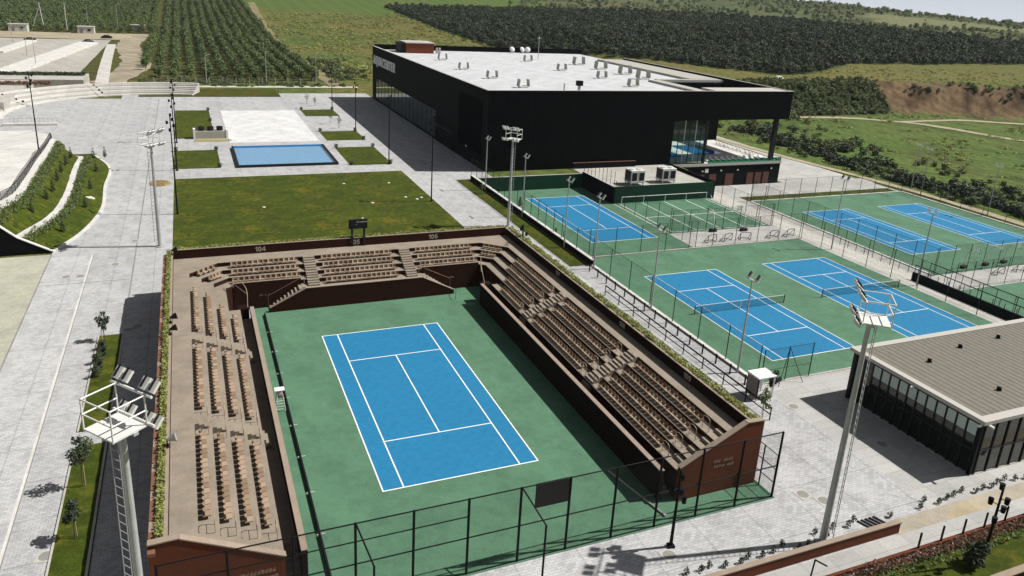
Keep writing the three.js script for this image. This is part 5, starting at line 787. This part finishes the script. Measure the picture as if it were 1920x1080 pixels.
{
  const sh = (name, label, lobes, n, size, m, list, group, own) => { const o = thing(name, own ? own(0) : label, 'shrub', list[0], 0, group); mk('foliage', crown(lobes, n, size), m, o, true); mk('stem', [cyl(0.03, 0.02, lobes[0][1], 0, 0, 0, 5)], M.bark, o); list.slice(1).forEach((p, i) => copy(o, p, rr(0, 6), own && own(i + 1))); };
  const line = []; for (let i = 0; i < 5; i++) line.push([-23.6 + rr(-0.1, 0.15), 0.06, -14.4 + i * 1.25]);
  sh('bed_shrub', 'round dark shrub in the row along the farther grass bed', [[0, 0.45, 0, 0.42, 0.42], [0.2, 0.7, 0.1, 0.25, 0.25]], 260, 0.15, M.leafShrub, line, 'shrubs along the farther grass bed', i => 'round dark shrub along the farther grass bed, ' + ord(i + 1) + ' from the young tree');
  sh('bed_shrub', 'round green bush at the far end of the nearer grass bed', [[0, 0.5, 0, 0.6, 0.5]], 300, 0.16, M.leafBush, [[-23.3, 0.06, 1.6]]);
  const fr = []; for (let i = 0; i < 34; i++) { const x = 9 + i * 0.88 + rr(-0.2, 0.2); if (Math.abs(x - 23.4) < 1.2 || (x > 25.6 && x < 27.4)) continue; fr.push([x, 0.01, 24.45 + rr(-0.3, 0.3) + (x < 18 ? 0.25 : 0)]); }
  sh('front_shrub', 'small dark seedling shrub in the row along the gravel strip', [[0, 0.2, 0, 0.17, 0.2], [0.05, 0.38, 0, 0.1, 0.15]], 70, 0.11, M.leafShrub, fr, 'seedling shrubs along the gravel strip');
  sh('fence_shrub', 'slim dark shrub against the fence of the court by the green wall', [[0, 0.7, 0, 0.35, 0.6], [0, 1.4, 0, 0.25, 0.5]], 300, 0.17, M.leafShrub, [[31.6, L1, -39.4], [33.2, L1, -56]], 'slim shrubs against the court fence');
  sh('ball_shrub', 'clipped dark ball shrub at a corner of the small lawn panels', [[0, 0.42, 0, 0.42, 0.42]], 220, 0.16, M.leafShrub, [[-11.2, 0.05, -140.7], [-11.2, 0.05, -126], [-11.2, 0.05, -113], [-11.2, 0.05, -95.2], [-11.2, 0.05, -81.3], [10.3, 0.05, -140.6], [17.8, 0.05, -140.6], [10.3, 0.05, -111.8], [17.7, 0.05, -111.8], [17.6, 0.05, -102.3], [10.6, 0.05, -94.7], [17.8, 0.05, -94.7], [10.7, 0.05, -79.9], [17.7, 0.05, -79.9], [-18, 0.05, -81.3], [-18, 0.05, -95.2]], 'ball shrubs at the lawn panel corners', i => 'dark ball shrub ' + ['at the far inner corner of the tank lawn panel', 'midway along the inner edge of the tank lawn panel', 'beside the three black drums', 'at the far inner corner of the lawn panel by the pool', 'at the near inner corner of the lawn panel by the pool', 'at the white-floor corner of the farthest small lawn panel', 'at the lamp post corner of the farthest small lawn panel', 'at the white-floor corner of the middle small lawn panel', 'at the far lamp post corner of the middle small lawn panel', 'at the near outer corner of the middle small lawn panel', 'at the far pool corner of the panel right of the pool', 'at the far outer corner of the panel right of the pool', 'at the near pool corner of the panel right of the pool', 'at the near outer corner of the panel right of the pool', 'at the near outer corner of the panel left of the pool', 'at the far outer corner of the panel left of the pool'][i]);
  sh('verge_bush', 'large dark bush on the grass by the lower brown wall', [[0, 0.8, 0, 0.6, 0.8], [0.3, 1.3, 0.2, 0.4, 0.5], [-0.3, 0.6, 0.2, 0.5, 0.5]], 1100, 0.2, M.leafShrub, [[25.9, 0.07, 29.6]]);
  const gc = thing('ground_cover', 'red-brown and green ground cover along the low brown kerb', 'planting', [0, 0, 0]); gc.userData.kind = 'stuff'; delete gc.userData.category; mk('foliage', leafGeo(5200, () => { const x = rr(14, 48), z = 27.75 + Math.abs(rr(-1, 1)) * 0.7, k = fbm(x / 1.6, z, 2) + 0.6; return [V(x, 0.07 + rr(0, 0.6) * k, z), V(0, 0.6, 0)]; }, 0.16, 0.5), M.leafRed, gc, true); mk('foliage', leafGeo(2200, () => { const x = rr(16, 48), z = 28.1 + rr(0, 0.9), k = fbm(x / 1.2, z, 2) + 0.4; return [V(x, 0.07 + rr(0, 0.5) * k, z), V(0, 0.6, 0)]; }, 0.16, 0.5), M.leafBush, gc, true);
}
const COVERS = [[31.4, 18, 'round cover in a square frame within the pavilion shadow'], [21, 20.9, 'round cover in a square frame between gable and grey tower, farther of two'], [21.9, 21.9, 'round cover in a square frame nearest the grey tower'], [-24.3, 11.6, 'round cover in a square frame beside the nearer grass bed'], [9.0, 22.9, 'round cover at the foot of the short black lamp post'], [-28.4, -33.3, 'round cover on the side road edge, nearer the black end wall'], [-27.1, -33.2, 'round cover on the side road edge, beside its twin'], [-24, -36.1, 'round cover alone on the plaza beyond the twin covers'], [-21, -18.6, 'round cover in the stand shadow, nearer the hedge wall'], [-21.8, -18.0, 'round cover in the stand shadow, next to the grass bed'], [-22.4, -44, 'round cover on the plaza near the far floodlight tower']];
{ // walls, posts and steps at the near corner of the plaza
  const w = thing('front_wall', 'low brown retaining wall between the plaza and the front road', 'wall', [7, 0, 25.85]); mk('wall', [bb(0, 17.1, 0, 0.75, -0.12, 0.12)], M.brown, w); mk('coping', [bb(-0.02, 17.14, 0.75, 0.82, -0.18, 0.16)], M.cap, w);
  const k = thing('road_kerb_wall', 'low brown kerb with short posts beside the ground cover', 'kerb', [14, 0, 27.6]); mk('kerb', [bb(0, 40, 0, 0.25, -0.1, 0.1)], M.brown, k); for (let i = 0; i < 14; i++) mk('post', [bx(0.09, 1.1, 0.09, 9.8 + i * 1.95, 0.25, 0)], M.steel, k);
  const e = thing('verge_wall', 'pale topped brown wall crossing the front grass', 'wall', [25.5, 0, 31.2]); mk('wall', [bb(0, 20, 0, 0.5, -0.15, 0.15)], M.brown, e); mk('coping', [bb(0, 20, 0.5, 0.57, -0.22, 0.22)], M.cap, e);
  const s = thing('drain_steps', 'narrow dark slatted steps at the end of the brown wall', 'steps', [22.6, 0, 24.6]); for (let i = 0; i < 5; i++) mk('slat', [bx(0.16, 0.05, 1.2, i * 0.34, 0.01, 0.2, 0.35)], M.steel, s);
  const b = thing('lamp_bracket', 'black bent bracket lamp rising behind the low brown kerb', 'lamp', [15.6, 0, 27.3]); mk('upright', [rod(V(0, 0, 0), V(0.1, 1.4, 0), 0.05, 5)], M.dkrail, b); mk('arm', [rod(V(0.1, 1.4, 0), V(0.9, 0.9, 0.2), 0.05, 5)], M.dkrail, b);
  const m = thing('manhole_cover', 'round cover in a square frame between the booth and the pavilion', 'manhole', [28.7, 0.008, 11.5], 0.3, 'covers set into the paving'); mk('frame', [bx(1.0, 0.012, 1.0, 0, 0, 0)], M.conc, m); mk('cover', [cyl(0.38, 0.38, 0.02, 0, 0, 0, 18)], M.stone, m);
  for (const [x, z] of COVERS.map(c => c)) copy(m, [x, 0.008, z], rr(-0.2, 0.2), COVERS.find(c => c[0] === x)[2]);
  const st = thing('lawn_uplight', 'small pale disc light in the large lawn', 'light', [8.8, 0.05, -54.8], 0, 'disc lights in the large lawn'); mk('disc', [cyl(0.24, 0.2, 0.08, 0, 0, 0, 12)], M.whiteConc, st); for (const [x, z] of [[14.4, -57], [15.8, -55.5], [16.7, -56.3], [6.8, -66.7], [14, -66], [-6.5, -55.5]]) copy(st, [x, 0.05, z], 0, 'small pale disc light in the large lawn, ' + ({ '14.4': 'first of the three by the paved path', '15.8': 'second of the three by the paved path', '16.7': 'nearest the lamp post by the paved path', '6.8': 'straight beyond the scoreboard toward the pool', '14': 'at the pool end near the paved path' }[x] || 'alone on the plaza side')); st.userData.label = 'small pale disc light in the large lawn, closest behind the scoreboard';
}
{ // things round the courts
  const u = thing('umpire_chair', 'white umpire chair with brown seat beside the sunlit stand', 'chair', [-10.5, 0.03, -0.2]); u.scale.setScalar(0.72);
  for (const [a, b] of [[-0.4, -0.5], [0.4, -0.5], [-0.4, 0.5], [0.4, 0.5]]) mk('leg', [rod(V(a * 1.2, 0, b * 1.2), V(a * 0.7, 1.9, b * 0.6), 0.035, 5)], M.white, u); mk('seat', [bx(0.6, 0.08, 0.5, 0, 1.5, 0)], M.doorBrown, u); mk('back', [bx(0.6, 0.5, 0.06, 0, 1.58, -0.25)], M.white, u); mk('canopy', [bx(1.0, 0.05, 0.8, 0, 2.3, -0.1)], M.white, u); for (let i = 0; i < 4; i++) mk('rung', [rod(V(-0.42, 0.3 + i * 0.32, 0.52), V(0.42, 0.3 + i * 0.32, 0.52), 0.025, 4)], M.white, u);
  const bar = (x, label) => { const o = thing('windbreak_roll', label, 'barrier', [x, 0.03, 0]); for (let i = 0; i < 9; i++) { const a = -18 + i * 4.1; mk('roll', [rod(V(0, 0.14, a), V(0, 0.14, a + 3.9), 0.09, 8)], M.black, o); mk('foot', [bx(0.5, 0.05, 0.12, 0.1, 0, a + 3.98)], M.galv, o); } return o; };
  bar(-9.95, 'long black rolled barrier lying along the court by the sunlit stand');
  const pp = thing('court_pipe', 'grey pipe lying on the court before the shaded gable', 'pipe', [10.2, 0.03, 14.6]); mk('pipe', [rod(V(-0.6, 0.08, 0), V(0.5, 0.08, 5.2), 0.07, 6)], M.galv, pp); mk('end_cap', [cyl(0.09, 0.09, 0.14, 0.5, 0, 5.25)], M.galv, pp);
  const hoop = (x, z, y, ry, label) => { const t = thing('basketball_hoop', label, 'hoop', [x, y, z], ry, 'portable hoops'); mk('base', [bx(1.1, 0.4, 0.6, 0, 0, 0)], M.black, t); mk('arm', [tube([[0, 0.3, 0], [0, 2.2, 0.1], [0, 3.1, 0.6], [0, 3.2, 1.5]], 0.07, 14, 6)], M.white, t); mk('backboard', [bx(1.2, 0.8, 0.04, 0, 2.9, 1.55)], M.pane, t); const r = new THREE.TorusGeometry(0.22, 0.02, 5, 12); r.rotateX(Math.PI / 2); r.translate(0, 2.85, 1.8); mk('rim', [r], M.doorBrown, t); };
  hoop(57.7, -37.6, L1, Math.PI, 'hoop with white curved arm at the near end of the marked lanes'); hoop(62.9, -36.8, L1, Math.PI, 'hoop with white curved arm beside the concrete apron'); hoop(90, -19.2, L2, 0.2, 'hoop with white curved arm nearest the ramp rails'); hoop(94.8, -19.2, L2, 0.2, 'hoop with white curved arm, second from the ramp rails'); hoop(99, -19.3, L2, 0.2, 'hoop with white curved arm at the far end of the lower row');
  const goal = (x, z, y, label) => { const t = thing('small_goal', label, 'goal', [x, y, z], rr(-0.3, 0.3), 'small goals on the concrete'); mk('frame', [tube([[-0.8, 0, 0], [-0.8, 1.05, 0], [-0.7, 1.15, 0], [0.7, 1.15, 0], [0.8, 1.05, 0], [0.8, 0, 0]], 0.05, 24, 5)], M.post, t); mk('rear_frame', [tube([[-0.8, 0.05, 0], [-0.8, 0.05, -0.8], [0.8, 0.05, -0.8], [0.8, 0.05, 0]], 0.04, 20, 5)], M.post, t); for (const s of [-0.8, 0.8]) mk('stay', [rod(V(s, 1.1, 0), V(s, 0.05, -0.8), 0.035, 5)], M.post, t); };
  goal(54.1, -33, L1, 'small green goal on the concrete apron, nearest the stadium'); goal(57, -33, L1, 'small green goal on the apron, second from the stadium'); goal(60, -32.8, L1, 'small green goal at the middle of the apron'); goal(65.2, -32.6, L1, 'small green goal on the apron, fourth from the stadium'); goal(68.4, -32.6, L1, 'small green goal at the walk end of the apron'); goal(93, -15.5, L2, 'small green goal on the lower concrete near the ramp'); goal(97.5, -15.5, L2, 'small green goal on the lower concrete, middle of three'); goal(103, -15.5, L2, 'small green goal on the lower concrete farthest from the ramp');
  const rl = thing('lane_rail', 'white pipe frame along the green wall behind the marked lanes', 'rail', [51.2, L1, -54.2]); for (let i = 0; i < 5; i++) mk('upright', [cyl(0.05, 0.05, 1.3, i * 4.35, 0, 0)], M.white, rl); mk('bar', [rod(V(0, 1.3, 0), V(17.4, 1.3, 0), 0.05, 6)], M.white, rl);
  const spk = (z, m, label) => { const t = thing('rim_floodlight', label, 'floodlight', [-17.83, 4.8, z], 0, 'lights on the rim of the sunlit stand'); mk('stem', [cyl(0.04, 0.04, 0.5, 0, 0, 0)], M.dkrail, t); const g = new THREE.CylinderGeometry(0.3, 0.08, 0.5, 4); g.rotateZ(-1.3); g.translate(0.25, 0.5, 0); mk('horn', [g], m, t); };
  spk(-7.6, M.black, 'black horn speaker on the hedge rim, farther of two close together'); spk(-5.4, M.black, 'black horn speaker on the hedge rim, nearer of two close together'); spk(10.2, M.galv, 'pale floodlight on the hedge rim near the caged tower'); spk(-24, M.black, 'black horn speaker at the far corner of the hedge rim');
  const wl = thing('wall_lamp', 'white bulkhead lamp on the gable of the sunlit stand', 'lamp', [-17.2, 2.3, 18.85]); mk('shade', [new THREE.SphereGeometry(0.2, 10, 6, 0, 6.3, 0, 1.57)], M.white, wl); mk('plate', [bx(0.3, 0.06, 0.2, 0, -0.06, -0.02)], M.white, wl);
}
renderer.render(scene, camera);
